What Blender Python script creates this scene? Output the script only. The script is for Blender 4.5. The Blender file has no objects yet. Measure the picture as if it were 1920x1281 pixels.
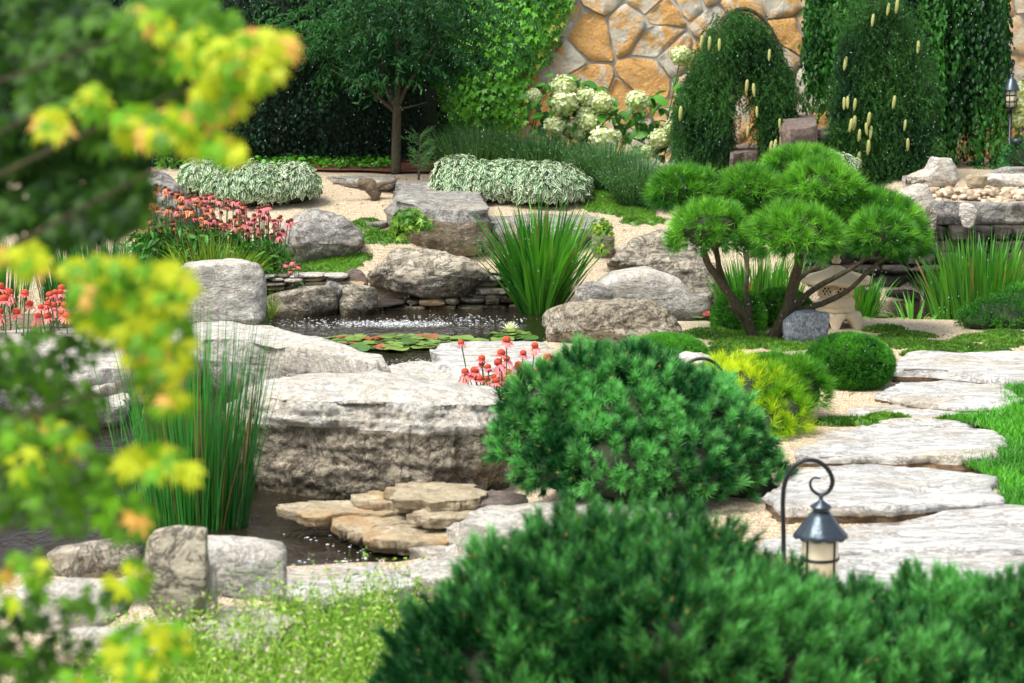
import bpy, math, random
import numpy as np
from mathutils import Vector, Matrix
random.seed(11)
rng = np.random.default_rng(11)
SC = bpy.context.scene
COL = SC.collection
R = math.radians
# ------------------------------------------------------------------ camera, sky, sun, exposure
FP = 70.0 / 36.0 * 1920.0
CZ = 2.0
PITCH = math.atan(540.5 / FP)
cam = bpy.data.cameras.new('camera'); camo = bpy.data.objects.new('camera', cam); COL.objects.link(camo)
camo.location = (0, 0, CZ); camo.rotation_euler = (R(90) - PITCH, 0, 0)
cam.lens = 70; cam.sensor_width = 36; cam.clip_start = 0.05; cam.clip_end = 300
cam.dof.use_dof = True; cam.dof.focus_distance = 13.8; cam.dof.aperture_fstop = 4.0
SC.camera = camo
w = bpy.data.worlds.new('World'); SC.world = w; w.use_nodes = True
nt = w.node_tree; bg = nt.nodes['Background']
sky = nt.nodes.new('ShaderNodeTexSky'); sky.sky_type = 'NISHITA'; sky.sun_disc = False
SUN_EL, SUN_AZ = R(62), R(-128)      # azimuth measured clockwise from +Y
sky.sun_elevation = SUN_EL; sky.sun_rotation = SUN_AZ; sky.air_density = 1.0; sky.dust_density = 3.0; sky.ozone_density = 0.6
hs = nt.nodes.new('ShaderNodeHueSaturation'); hs.inputs['Saturation'].default_value = 0.35
nt.links.new(sky.outputs[0], hs.inputs['Color']); nt.links.new(hs.outputs[0], bg.inputs[0]); bg.inputs[1].default_value = 0.13
sd = bpy.data.lights.new('sun', 'SUN'); so = bpy.data.objects.new('sun', sd); COL.objects.link(so)
sd.energy = 2.3; sd.angle = R(22); sd.color = (1.0, 0.95, 0.86)
_d = Vector((math.sin(SUN_AZ) * math.cos(SUN_EL), math.cos(SUN_AZ) * math.cos(SUN_EL), math.sin(SUN_EL)))
so.rotation_euler = _d.to_track_quat('Z', 'Y').to_euler(); so.location = (0, 0, 12)
SC.view_settings.view_transform = 'Standard'; SC.view_settings.look = 'None'
SC.view_settings.exposure = 0.9; SC.view_settings.gamma = 1.0; SC.view_settings.use_curve_mapping = False
SC.cycles.max_bounces = 6; SC.cycles.diffuse_bounces = 3; SC.cycles.glossy_bounces = 3; SC.cycles.transmission_bounces = 4
SC.cycles.use_denoising = True

# ------------------------------------------------------------------ picture -> place helpers (photo is 1920 wide)
_f = np.array([0, math.cos(PITCH), -math.sin(PITCH)]); _u = np.array([0, math.sin(PITCH), math.cos(PITCH)])
def ray(px, py):
    px, py = np.broadcast_arrays(np.asarray(px, float), np.asarray(py, float))
    a = (px - 960) / FP; b = (640.5 - py) / FP
    return np.stack([a, _f[1] + b * _u[1], _f[2] + b * _u[2]], -1)
def at(px, py, Y):
    r = ray(px, py); t = np.asarray(Y, float) / r[..., 1]
    p = r * t[..., None]; p[..., 2] += CZ
    return p
def on(px, py, a=0.0, b=0.0):        # plane z = a + b*y
    r = ray(px, py); t = (a - CZ) / (r[..., 2] - b * r[..., 1])
    p = r * t[..., None]; p[..., 2] += CZ
    return p
def mpp(Y): return Y * 1.01 / FP      # metres per photo pixel near depth Y

# ------------------------------------------------------------------ numpy noise
def _hash(ix, iy, iz, seed):
    h = (ix.astype(np.int64) * 73856093) ^ (iy.astype(np.int64) * 19349663) ^ (iz.astype(np.int64) * 83492791) ^ (seed * 2654435761 & 0x7fffffff)
    h = h & 0xffffffff
    h = ((h ^ (h >> 15)) * 2246822519) & 0xffffffff
    h = ((h ^ (h >> 13)) * 3266489917) & 0xffffffff
    h = h ^ (h >> 16)
    return h / 4294967295.0
def vnoise(P, seed=0):
    P = np.asarray(P, float); i = np.floor(P); f = P - i; f = f * f * (3 - 2 * f); i = i.astype(np.int64)
    r = 0
    for dx in (0, 1):
        for dy in (0, 1):
            for dz in (0, 1):
                wgt = (f[..., 0] if dx else 1 - f[..., 0]) * (f[..., 1] if dy else 1 - f[..., 1]) * (f[..., 2] if dz else 1 - f[..., 2])
                r = r + wgt * _hash(i[..., 0] + dx, i[..., 1] + dy, i[..., 2] + dz, seed)
    return r * 2 - 1
def fbm(P, seed=0, octv=4, gain=0.5):
    a, s, r = 1.0, 1.0, 0
    for k in range(octv):
        r = r + a * vnoise(P * s + k * 17.3, seed + k); a *= gain; s *= 2.03
    return r
def sm(a, b, x):
    t = np.clip((x - a) / (b - a), 0, 1); return t * t * (3 - 2 * t)

# ------------------------------------------------------------------ mesh building
WL = {}
def build(name, V, F, mat, parent=None, loc=None, tint=None, edge=None, smooth=False, link=True):
    """V (n,3) in world metres, F list of int arrays (m,k)"""
    V = np.asarray(V, float).reshape(-1, 3)
    if isinstance(F, np.ndarray): F = [F]
    F = [np.asarray(f) for f in F if len(f)]
    pl = WL[parent.name] if parent is not None else np.zeros(3)
    if loc is None: loc = pl if parent is not None else np.array([(V[:, 0].min() + V[:, 0].max()) / 2, (V[:, 1].min() + V[:, 1].max()) / 2, V[:, 2].min()])
    loc = np.asarray(loc, float)
    me = bpy.data.meshes.new(name)
    me.vertices.add(len(V)); me.vertices.foreach_set('co', (V - loc).astype(np.float32).ravel())
    vi = np.concatenate([f.ravel() for f in F]).astype(np.int32)
    tot = np.concatenate([np.full(len(f), f.shape[1]) for f in F]).astype(np.int32)
    st = np.concatenate([[0], np.cumsum(tot)[:-1]]).astype(np.int32)
    me.loops.add(len(vi)); me.loops.foreach_set('vertex_index', vi)
    me.polygons.add(len(tot)); me.polygons.foreach_set('loop_start', st); me.polygons.foreach_set('loop_total', tot)
    if smooth: me.polygons.foreach_set('use_smooth', np.ones(len(tot), bool))
    me.update(calc_edges=True)
    if tint is not None:
        if np.isscalar(tint): tint = np.full(len(V), tint)
        a = me.attributes.new('tint', 'FLOAT', 'POINT'); a.data.foreach_set('value', np.asarray(tint, np.float32))
    if edge is not None:
        a = me.attributes.new('edge', 'FLOAT', 'POINT'); a.data.foreach_set('value', np.asarray(edge, np.float32))
    me.materials.append(mat)
    if not link: return me
    o = bpy.data.objects.new(name, me); COL.objects.link(o)
    if parent is not None: o.parent = parent
    o.location = loc - pl; WL[o.name] = loc
    return o
def tag(o, label=None, cat=None, group=None, kind=None):
    if label: o['label'] = label
    if cat: o['category'] = cat
    if group: o['group'] = group
    if kind: o['kind'] = kind
    return o
def thing(name, label, cat, loc, group=None):
    o = bpy.data.objects.new(name, None); COL.objects.link(o); o.location = [float(v) for v in loc]; o.empty_display_size = 0.1
    WL[o.name] = np.asarray(loc, float)
    return tag(o, label, cat, group)
def inst(name, me, parent, M):       # M: world 4x4 ; object with shared mesh
    o = bpy.data.objects.new(name, me); COL.objects.link(o); o.parent = parent
    pl = WL[parent.name]
    M = Matrix(M) if not isinstance(M, Matrix) else M
    M = M.copy(); M.translation = M.translation - Vector(pl)
    o.matrix_local = M; WL[o.name] = np.array(M.translation) + pl
    return o
def merge(parts):
    Vs, Fs, Ts, n = [], {}, [], 0
    for p in parts:
        V, F = p[0], p[1]; T = p[2] if len(p) > 2 else np.zeros(len(V))
        if isinstance(F, np.ndarray): F = [F]
        Vs.append(V); Ts.append(np.broadcast_to(T, (len(V),)))
        for f in F:
            if len(f): Fs.setdefault(f.shape[1], []).append(f + n)
        n += len(V)
    return np.concatenate(Vs), [np.concatenate(v) for v in Fs.values()], np.concatenate(Ts)
def nrm(a): return a / np.maximum(np.linalg.norm(a, axis=-1, keepdims=True), 1e-9)
def frames(D, roll=None):            # rotation matrices whose z axis is D
    D = nrm(np.asarray(D, float)); n = len(D)
    ref = np.where(np.abs(D[:, 2:3]) < 0.9, np.array([[0, 0, 1.0]]), np.array([[1.0, 0, 0]]))
    X = nrm(np.cross(ref, D)); Y = np.cross(D, X)
    if roll is None: roll = rng.uniform(0, 2 * math.pi, n)
    c, s = np.cos(roll)[:, None], np.sin(roll)[:, None]
    return np.stack([X * c + Y * s, -X * s + Y * c, D], -1)
def scatter(tm, P, M, S, tint=None):
    tv, tf = tm[0], tm[1]; te = tm[2] if len(tm) > 2 else np.zeros(len(tv))
    n = len(P); S = np.asarray(S, float)
    if S.ndim == 0: S = np.full(n, float(S))
    V = np.einsum('nij,vj->nvi', M, tv) * (S[:, None, None] if S.ndim == 1 else 1) + P[:, None, :]
    k = len(tv)
    F = (tf[None] + (np.arange(n) * k)[:, None, None]).reshape(-1, tf.shape[1])
    T = np.zeros(n) if tint is None else np.asarray(tint)
    T = np.repeat(T, k)
    if len(tm) > 3: T = np.where(np.tile(tm[3], n) > 0, np.tile(tm[3], n), T)
    return V.reshape(-1, 3), F, T, np.tile(te, n)
def tube(path, rad, sides=8, cap=True):
    P = np.asarray(path, float); n = len(P); rad = np.broadcast_to(rad, (n,))
    T = nrm(np.gradient(P, axis=0)); ref = np.array([0.13, 0.99, 0.05])
    X = np.cross(T, ref); bad = np.linalg.norm(X, axis=1) < 0.2; X[bad] = np.cross(T[bad], [1.0, 0, 0]); X = nrm(X); Yv = np.cross(T, X)
    a = np.linspace(0, 2 * math.pi, sides, endpoint=False)
    V = P[:, None] + rad[:, None, None] * (np.cos(a)[None, :, None] * X[:, None] + np.sin(a)[None, :, None] * Yv[:, None])
    V = V.reshape(-1, 3); i = np.arange(n - 1)[:, None] * sides; j = np.arange(sides)[None]
    j2 = (j + 1) % sides
    F = np.stack([i + j, i + j2, i + sides + j2, i + sides + j], -1).reshape(-1, 4)
    Fl = [F]
    if cap and sides > 2: Fl.append(np.array([np.arange(sides)[::-1], (n - 1) * sides + np.arange(sides)]))
    return V, Fl
def spline(pts, n):
    P = np.asarray(pts, float); d = np.concatenate([[0], np.cumsum(np.linalg.norm(np.diff(P, axis=0), axis=1))])
    t = np.linspace(0, d[-1], n); out = []
    Q = np.vstack([2 * P[0] - P[1], P, 2 * P[-1] - P[-2]])
    for x in t:
        k = min(max(np.searchsorted(d, x, 'right') - 1, 0), len(P) - 2); u = (x - d[k]) / max(d[k + 1] - d[k], 1e-9)
        p0, p1, p2, p3 = Q[k], Q[k + 1], Q[k + 2], Q[k + 3]
        out.append(0.5 * ((2 * p1) + (-p0 + p2) * u + (2 * p0 - 5 * p1 + 4 * p2 - p3) * u * u + (-p0 + 3 * p1 - 3 * p2 + p3) * u ** 3))
    return np.array(out)
def lathe(prof, seg=24, c=(0, 0, 0), phase=0.0, hexa=False):
    """prof: list of (r,z)"""
    a = np.linspace(0, 2 * math.pi, seg, endpoint=False) + phase
    V = np.array([[r * math.cos(t), r * math.sin(t), z] for r, z in prof for t in a]) + np.array(c)
    n = len(prof); i = np.arange(n - 1)[:, None] * seg; j = np.arange(seg)[None]; j2 = (j + 1) % seg
    F = np.stack([i + j, i + j2, i + seg + j2, i + seg + j], -1).reshape(-1, 4)
    return V, [F, np.array([np.arange(seg)[::-1], (n - 1) * seg + np.arange(seg)])]
def blades(B, az, L, lean, bend, W, segs=5, twist=0.6, fold=None):
    """ribbons. lean: outward per height, bend: outward curl, all arrays n"""
    n = len(B); t = np.linspace(0, 1, segs + 1)[None]
    o = np.stack([np.cos(az), np.sin(az)], -1)
    hor = (lean[:, None] * t + bend[:, None] * t ** 2.4) * L[:, None]
    ver = (t - 0.42 * np.clip(bend, 0, 2)[:, None] * t ** 3) * L[:, None] / np.sqrt(1 + lean[:, None] ** 2)
    C = np.stack([B[:, None, 0] + o[:, None, 0] * hor, B[:, None, 1] + o[:, None, 1] * hor, B[:, None, 2] + ver], -1)
    wa = az + math.pi / 2 + rng.uniform(-twist, twist, n)
    wd = np.stack([np.cos(wa), np.sin(wa), np.zeros(n)], -1)[:, None]
    ww = (W[:, None] * np.clip(1.0 - t ** 2.5, 0.03, 1) * (0.75 + 0.5 * np.sin(t * 2.5)))[..., None] * 0.5
    V = np.stack([C - wd * ww, C + wd * ww], 2).reshape(n, -1, 3)
    k = 2 * (segs + 1); s = np.arange(segs) * 2
    f = np.stack([s, s + 1, s + 3, s + 2], -1)
    F = (f[None] + (np.arange(n) * k)[:, None, None]).reshape(-1, 4)
    return V.reshape(-1, 3), F, k
# ------------------------------------------------------------------ materials
def newmat(name):
    m = bpy.data.materials.new(name); m.use_nodes = True; t = m.node_tree
    return m, t, t.nodes['Principled BSDF'], t.nodes['Material Output']
def N(t, typ, **kw):
    n = t.nodes.new(typ)
    for k, v in kw.items():
        if k.startswith('i_'): n.inputs[k[2:].replace('_', ' ')].default_value = v
        else: setattr(n, k, v)
    return n
def ramp(t, stops, fac=None, interp='LINEAR'):
    r = t.nodes.new('ShaderNodeValToRGB'); r.color_ramp.interpolation = interp
    e = r.color_ramp.elements
    while len(e) < len(stops): e.new(0.5)
    for k, (p, c) in enumerate(stops):
        e[k].position = p; e[k].color = (*c, 1) if len(c) == 3 else c
    if fac is not None: t.links.new(fac, r.inputs[0])
    return r
def mixc(t, a, b, fac, mode='MIX'):
    m = t.nodes.new('ShaderNodeMix'); m.data_type = 'RGBA'; m.blend_type = mode
    for s, i in ((a, 6), (b, 7)):
        if isinstance(s, (tuple, list)): m.inputs[i].default_value = (*s, 1) if len(s) == 3 else s
        else: t.links.new(s, m.inputs[i])
    if isinstance(fac, (int, float)): m.inputs[0].default_value = fac
    else: t.links.new(fac, m.inputs[0])
    return m.outputs[2]
def pos(t, scale=(1, 1, 1)):
    g = t.nodes.new('ShaderNodeNewGeometry')
    if scale == (1, 1, 1): return g.outputs['Position']
    m = N(t, 'ShaderNodeMapping'); m.inputs['Scale'].default_value = scale
    t.links.new(g.outputs['Position'], m.inputs['Vector']); return m.outputs[0]
def noise(t, vec, scale, detail=6, rough=0.55, dist=0.0):
    n = N(t, 'ShaderNodeTexNoise'); n.inputs['Scale'].default_value = scale; n.inputs['Detail'].default_value = detail
    n.inputs['Roughness'].default_value = rough; n.inputs['Distortion'].default_value = dist
    t.links.new(vec, n.inputs['Vector']); return n.outputs['Fac']
def bump(t, h, strength, dist, prev=None):
    b = N(t, 'ShaderNodeBump'); b.inputs['Strength'].default_value = strength; b.inputs['Distance'].default_value = dist
    t.links.new(h, b.inputs['Height'])
    if prev is not None: t.links.new(prev, b.inputs['Normal'])
    return b.outputs[0]
def leafmat(name, dark, light, brown=(0.12, 0.06, 0.02), rough=0.5, trans=0.3, margin=None, tip=None, spec=0.4):
    m, t, p, out = newmat(name)
    a = N(t, 'ShaderNodeAttribute', attribute_name='tint')
    h = N(t, 'ShaderNodeMath', operation='MULTIPLY'); h.inputs[1].default_value = 0.5; t.links.new(a.outputs['Fac'], h.inputs[0])
    mid = tuple((x + y) / 2 for x, y in zip(dark, light))
    c = ramp(t, [(0.0, dark), (0.25, mid), (0.5, light), (0.62, light), (0.7, tip or brown), (0.93, tip or brown), (0.97, brown)], h.outputs[0]).outputs[0]
    c = mixc(t, c, tuple(min(1, v * 1.5) for v in light), noise(t, pos(t), 9.0, 2), 'MIX') if False else c
    if margin is not None:
        e = N(t, 'ShaderNodeAttribute', attribute_name='edge')
        ns = noise(t, pos(t), 60.0, 2)
        ad = N(t, 'ShaderNodeMath', operation='ADD'); t.links.new(e.outputs['Fac'], ad.inputs[0]); t.links.new(ns, ad.inputs[1]); mr = N(t, 'ShaderNodeMapRange'); mr.inputs['From Min'].default_value = 1.12; mr.inputs['From Max'].default_value = 1.20; t.links.new(ad.outputs[0], mr.inputs[0])
        f = ramp(t, [(0.0, (0, 0, 0)), (1.0, (1, 1, 1))], mr.outputs[0]).outputs[0]
        c = mixc(t, c, margin, f)
    t.links.new(c, p.inputs['Base Color']); p.inputs['Roughness'].default_value = rough
    p.inputs['Specular IOR Level'].default_value = spec
    if trans > 0:
        tr = N(t, 'ShaderNodeBsdfTranslucent'); t.links.new(mixc(t, c, (0.9, 1.0, 0.3), 1.0, 'MULTIPLY'), tr.inputs[0])
        mx = N(t, 'ShaderNodeMixShader'); mx.inputs[0].default_value = trans
        t.links.new(p.outputs[0], mx.inputs[1]); t.links.new(tr.outputs[0], mx.inputs[2]); t.links.new(mx.outputs[0], out.inputs[0])
    return m
def rockmat(name, a, b, stain, dark=(0.035, 0.03, 0.025), sc=1.0, strata=1.0, pits=0.5, rough=0.75, stainamt=0.5, bmp=1.0, sx=1.0):
    m, t, p, out = newmat(name)
    v = pos(t) if sx == 1.0 else pos(t, (sx, 1, 1)); vs = pos(t, (sx, 1.0, 3.5 * strata + 1e-3))
    n1 = noise(t, v, 2.2 * sc, 5, 0.6); n2 = noise(t, vs, 9 * sc, 9, 0.68, 0.6); n3 = noise(t, vs, 28 * sc, 6, 0.7); n4 = noise(t, v, 150 * sc, 3, 0.6)
    c = mixc(t, a, b, ramp(t, [(0.35, (0, 0, 0)), (0.65, (1, 1, 1))], n2).outputs[0])
    c = mixc(t, c, stain, mixc(t, (0, 0, 0), (stainamt,) * 3, ramp(t, [(0.5, (0, 0, 0)), (0.62, (1, 1, 1))], n1).outputs[0]))
    c = mixc(t, c, dark, mixc(t, (0, 0, 0), (pits,) * 3, ramp(t, [(0.30, (1, 1, 1)), (0.46, (0, 0, 0))], n3).outputs[0]))
    n6 = noise(t, v, 6.5 * sc, 8, 0.75, 0.4)
    c = mixc(t, c, tuple(min(0.85, x * 1.35) for x in a), ramp(t, [(0.56, (0, 0, 0)), (0.64, (0.8, 0.8, 0.8))], n6).outputs[0])
    n5 = noise(t, pos(t, (sx, 1.0, 2.2 * strata + 1e-3)), 5 * sc, 10, 0.75, 1.2)
    c = mixc(t, c, dark, mixc(t, (0, 0, 0), (pits * 0.9,) * 3, ramp(t, [(0.455, (0, 0, 0)), (0.49, (1, 1, 1)), (0.505, (1, 1, 1)), (0.53, (0, 0, 0))], n5).outputs[0]))
    c = mixc(t, c, (1.25, 1.22, 1.15), ramp(t, [(0.45, (0, 0, 0)), (0.75, (0.8, 0.8, 0.8))], n4).outputs[0], 'MULTIPLY')
    gz = N(t, 'ShaderNodeSeparateXYZ'); t.links.new(pos(t), gz.inputs[0]); wz = N(t, 'ShaderNodeMath', operation='MULTIPLY_ADD'); wz.inputs[1].default_value = 0.12; t.links.new(n1, wz.inputs[0]); t.links.new(gz.outputs[2], wz.inputs[2])
    mrz = N(t, 'ShaderNodeMapRange'); mrz.inputs['From Min'].default_value = -0.10; mrz.inputs['From Max'].default_value = -0.06; t.links.new(wz.outputs[0], mrz.inputs[0])
    c = mixc(t, mixc(t, c, (0.34, 0.33, 0.27), 1.0, 'MULTIPLY'), c, mrz.outputs[0])
    t.links.new(c, p.inputs['Base Color']); p.inputs['Roughness'].default_value = rough; p.inputs['Specular IOR Level'].default_value = 0.35
    vo = N(t, 'ShaderNodeTexVoronoi', feature='DISTANCE_TO_EDGE'); vo.inputs['Scale'].default_value = 7 * sc
    wv = N(t, 'ShaderNodeMixRGB'); wv.inputs[0].default_value = 0.12; t.links.new(vs, wv.inputs[1])
    nn = N(t, 'ShaderNodeTexNoise'); nn.inputs['Scale'].default_value = 6 * sc; t.links.new(v, nn.inputs['Vector']); t.links.new(nn.outputs['Color'], wv.inputs[2])
    t.links.new(wv.outputs[0], vo.inputs['Vector'])
    cr = ramp(t, [(0.0, (0, 0, 0)), (0.06, (1, 1, 1))], vo.outputs['Distance']).outputs[0]
    nb = bump(t, cr, 0.25 * bmp, 0.01); nb = bump(t, n2, 0.9 * bmp, 0.05, nb); nb = bump(t, n3, 0.8 * bmp, 0.018, nb); nb = bump(t, n4, 0.6 * bmp, 0.004, nb)
    t.links.new(nb, p.inputs['Normal'])
    return m
def plain(name, col, rough=0.6, metal=0.0, var=0.25, sc=30, bmp=0.3, dist=0.003):
    m, t, p, out = newmat(name); v = pos(t); n = noise(t, v, sc, 5)
    c = mixc(t, tuple(x * (1 - var) for x in col), tuple(min(1, x * (1 + var)) for x in col), n)
    t.links.new(c, p.inputs['Base Color']); p.inputs['Roughness'].default_value = rough; p.inputs['Metallic'].default_value = metal
    if bmp: t.links.new(bump(t, n, bmp, dist), p.inputs['Normal'])
    return m
M = {}
M['tan_rock'] = rockmat('weathered_tan_rock', (0.54, 0.49, 0.39), (0.28, 0.245, 0.19), (0.64, 0.58, 0.46), pits=0.9, strata=0.45)
M['grey_rock'] = rockmat('grey_rock', (0.42, 0.41, 0.385), (0.25, 0.24, 0.225), (0.52, 0.46, 0.36), pits=0.75, strata=0.5)
M['brown_rock'] = rockmat('brown_rock', (0.44, 0.37, 0.27), (0.22, 0.17, 0.12), (0.52, 0.47, 0.38), pits=0.8, sc=1.2)
M['pale_rock'] = rockmat('pale_limestone', (0.74, 0.71, 0.65), (0.52, 0.49, 0.44), (0.64, 0.57, 0.45), pits=0.5, strata=0.6)
M['gold_rock'] = rockmat('golden_sandstone', (0.58, 0.50, 0.36), (0.42, 0.34, 0.22), (0.50, 0.30, 0.12), pits=0.35, stainamt=0.7)
M['dark_rock'] = rockmat('wet_dark_stone', (0.075, 0.065, 0.055), (0.035, 0.03, 0.026), (0.12, 0.10, 0.07), pits=0.6, rough=0.35)
M['slate'] = rockmat('pale_quartzite_paving', (0.80, 0.79, 0.76), (0.60, 0.61, 0.62), (0.64, 0.56, 0.44), dark=(0.20, 0.18, 0.15), pits=0.8, strata=0.3, rough=0.4, sc=1.3, bmp=1.0, sx=0.4, stainamt=0.8)
M['rust_rock'] = rockmat('rusty_stone_edge', (0.30, 0.20, 0.12), (0.15, 0.10, 0.065), (0.42, 0.26, 0.12), pits=0.7, sc=1.5)
M['dun_rock'] = rockmat('dun_weathered_face', (0.50, 0.44, 0.34), (0.28, 0.24, 0.18), (0.60, 0.52, 0.38), pits=0.9, sc=1.2, strata=0.5)
M['granite'] = rockmat('speckled_granite', (0.34, 0.38, 0.43), (0.05, 0.07, 0.10), (0.16, 0.19, 0.23), pits=0.5, sc=6, strata=0.2, bmp=0.25)
M['reddish_rock'] = rockmat('reddish_grey_stone', (0.26, 0.21, 0.18), (0.15, 0.12, 0.11), (0.30, 0.18, 0.12), pits=0.6)
M['core'] = plain('shade_core', (0.02, 0.03, 0.012), 0.9, var=0.5, sc=40)  # dark colour of the solid cores added to block light through foliage
M['bark'] = rockmat('bark', (0.17, 0.13, 0.085), (0.08, 0.065, 0.04), (0.12, 0.15, 0.05), sc=5, strata=0.05, pits=0.6)
M['iron'] = plain('black_iron', (0.018, 0.022, 0.028), 0.38, 0.5, sc=80)
M['blued_iron'] = plain('blued_iron', (0.05, 0.07, 0.09), 0.33, 0.6, sc=60, bmp=0.5)
M['pine_blue'] = leafmat('blue_pine_needles', (0.008, 0.10, 0.020), (0.18, 0.60, 0.15), brown=(0.35, 0.16, 0.04), trans=0.15)
M['pine_front'] = leafmat('dark_pine_needles', (0.006, 0.08, 0.016), (0.14, 0.49, 0.11), brown=(0.36, 0.17, 0.04), trans=0.15)
M['pine_bright'] = leafmat('bright_pine_needles', (0.025, 0.17, 0.012), (0.27, 0.68, 0.06), brown=(0.25, 0.12, 0.04), trans=0.2)
M['pine_yellow'] = leafmat('golden_pine_needles', (0.16, 0.42, 0.01), (0.75, 0.88, 0.02), brown=(0.3, 0.2, 0.04), trans=0.25)
M['pine_mid'] = leafmat('green_pine_needles', (0.05, 0.24, 0.01), (0.25, 0.60, 0.03), brown=(0.3, 0.2, 0.04), trans=0.2)
M['ball'] = leafmat('globe_shrub_leaves', (0.018, 0.14, 0.010), (0.14, 0.52, 0.035), trans=0.2)
M['spruce'] = leafmat('spruce_needles', (0.008, 0.045, 0.014), (0.05, 0.17, 0.03), brown=(0.10, 0.05, 0.03), trans=0.1, spec=0.2)
M['weeping_leaf'] = leafmat('weeping_tree_leaves', (0.005, 0.04, 0.010), (0.05, 0.22, 0.025), trans=0.2, spec=0.2)
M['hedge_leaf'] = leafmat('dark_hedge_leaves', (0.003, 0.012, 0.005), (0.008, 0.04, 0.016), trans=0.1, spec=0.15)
M['tree_leaf'] = leafmat('fine_tree_leaves', (0.005, 0.04, 0.010), (0.045, 0.19, 0.03), trans=0.25, spec=0.15)
M['ivy'] = leafmat('ivy_leaves', (0.015, 0.09, 0.008), (0.12, 0.42, 0.02), tip=(0.35, 0.45, 0.05), brown=(0.3, 0.12, 0.05), trans=0.2)
M['euonymus'] = leafmat('variegated_leaves', (0.015, 0.09, 0.03), (0.05, 0.24, 0.08), margin=(0.85, 0.88, 0.66), trans=0.15)
M['lavender'] = leafmat('lavender_foliage', (0.02, 0.10, 0.025), (0.15, 0.34, 0.10), tip=(0.14, 0.10, 0.28), brown=(0.14, 0.10, 0.28), trans=0.2)
M['iris'] = leafmat('iris_leaves', (0.015, 0.13, 0.015), (0.14, 0.46, 0.04), tip=(0.45, 0.5, 0.1), brown=(0.35, 0.25, 0.08), trans=0.3, rough=0.35)
M['rush'] = leafmat('rush_stems', (0.008, 0.09, 0.02), (0.06, 0.34, 0.04), brown=(0.32, 0.16, 0.06), trans=0.1)
M['lime_grass'] = leafmat('lime_grass', (0.08, 0.22, 0.01), (0.42, 0.60, 0.05), brown=(0.4, 0.3, 0.1), trans=0.3)
M['lawn'] = leafmat('lawn_blades', (0.03, 0.20, 0.01), (0.13, 0.50, 0.03), trans=0.3)
M['moss'] = leafmat('moss_green', (0.03, 0.12, 0.008), (0.17, 0.40, 0.03), brown=(0.22, 0.16, 0.05), trans=0.15)
M['hyd_leaf'] = leafmat('hydrangea_leaves', (0.02, 0.12, 0.01), (0.10, 0.36, 0.03), trans=0.25)
M['hyd_flower'] = leafmat('hydrangea_florets', (0.50, 0.62, 0.20), (0.92, 0.94, 0.68), trans=0.2)
M['maple'] = leafmat('maple_leaves', (0.004, 0.035, 0.006), (0.16, 0.42, 0.010), tip=(0.50, 0.58, 0.02), brown=(0.75, 0.42, 0.10), trans=0.35, spec=0.25)
M['herb'] = leafmat('herb_leaves', (0.10, 0.28, 0.015), (0.42, 0.64, 0.10), tip=(0.62, 0.48, 0.42), brown=(0.62, 0.48, 0.42), trans=0.3)
M['shrub_leaf'] = leafmat('young_shrub_leaves', (0.05, 0.20, 0.02), (0.28, 0.50, 0.06), trans=0.3)
M['stem_green'] = plain('green_stem', (0.05, 0.14, 0.03), 0.6)
M['petal_red'] = leafmat('coral_red_petals', (0.80, 0.15, 0.17), (0.93, 0.36, 0.36), trans=0.25)
M['petal_pink'] = leafmat('pink_petals', (0.58, 0.09, 0.14), (0.82, 0.26, 0.30), trans=0.25)
M['petal_orange'] = leafmat('salmon_petals', (0.66, 0.16, 0.07), (0.86, 0.34, 0.18), trans=0.25)
M['petal_cream'] = leafmat('cream_petals', (0.80, 0.62, 0.40), (0.9, 0.78, 0.58), trans=0.25)
M['petal_white'] = leafmat('white_lily_petals', (0.80, 0.80, 0.60), (0.92, 0.92, 0.80), trans=0.25)
M['cone_brown'] = plain('seed_cone', (0.11, 0.035, 0.012), 0.8, var=0.6, sc=300, bmp=1.0, dist=0.004)
M['cone_red'] = plain('red_pompon', (0.55, 0.07, 0.03), 0.8, var=0.4, sc=250, bmp=1.0, dist=0.004)
M['spruce_cone'] = plain('pale_green_cone', (0.38, 0.40, 0.13), 0.6, var=0.3, sc=120, bmp=1.0, dist=0.004)
M['pad'] = leafmat('lily_pad', (0.04, 0.13, 0.03), (0.24, 0.36, 0.08), tip=(0.35, 0.12, 0.06), brown=(0.2, 0.07, 0.05), trans=0.1, rough=0.25)
M['lantern_stone'] = plain('cast_sandstone', (0.70, 0.58, 0.40), 0.85, var=0.12, sc=60, bmp=0.4)
M['hollow_shade'] = plain('lantern_shade_dark', (0.05, 0.04, 0.03), 0.9)  # shade of the lantern's hollow put into a dark colour
M['frosted'] = plain('frosted_lamp_glass', (0.75, 0.68, 0.50), 0.3, var=0.05)
M['drop'] = plain('water_drops', (0.55, 0.62, 0.66), 0.1, var=0.1, bmp=0)  # pale opaque colour stands in for sky light refracted by the drops
M['foam'] = plain('white_splash_foam', (0.85, 0.88, 0.90), 0.3, var=0.05, bmp=0)
M['driftwood'] = rockmat('driftwood', (0.33, 0.25, 0.17), (0.20, 0.13, 0.08), (0.40, 0.32, 0.22), sc=5)
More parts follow.
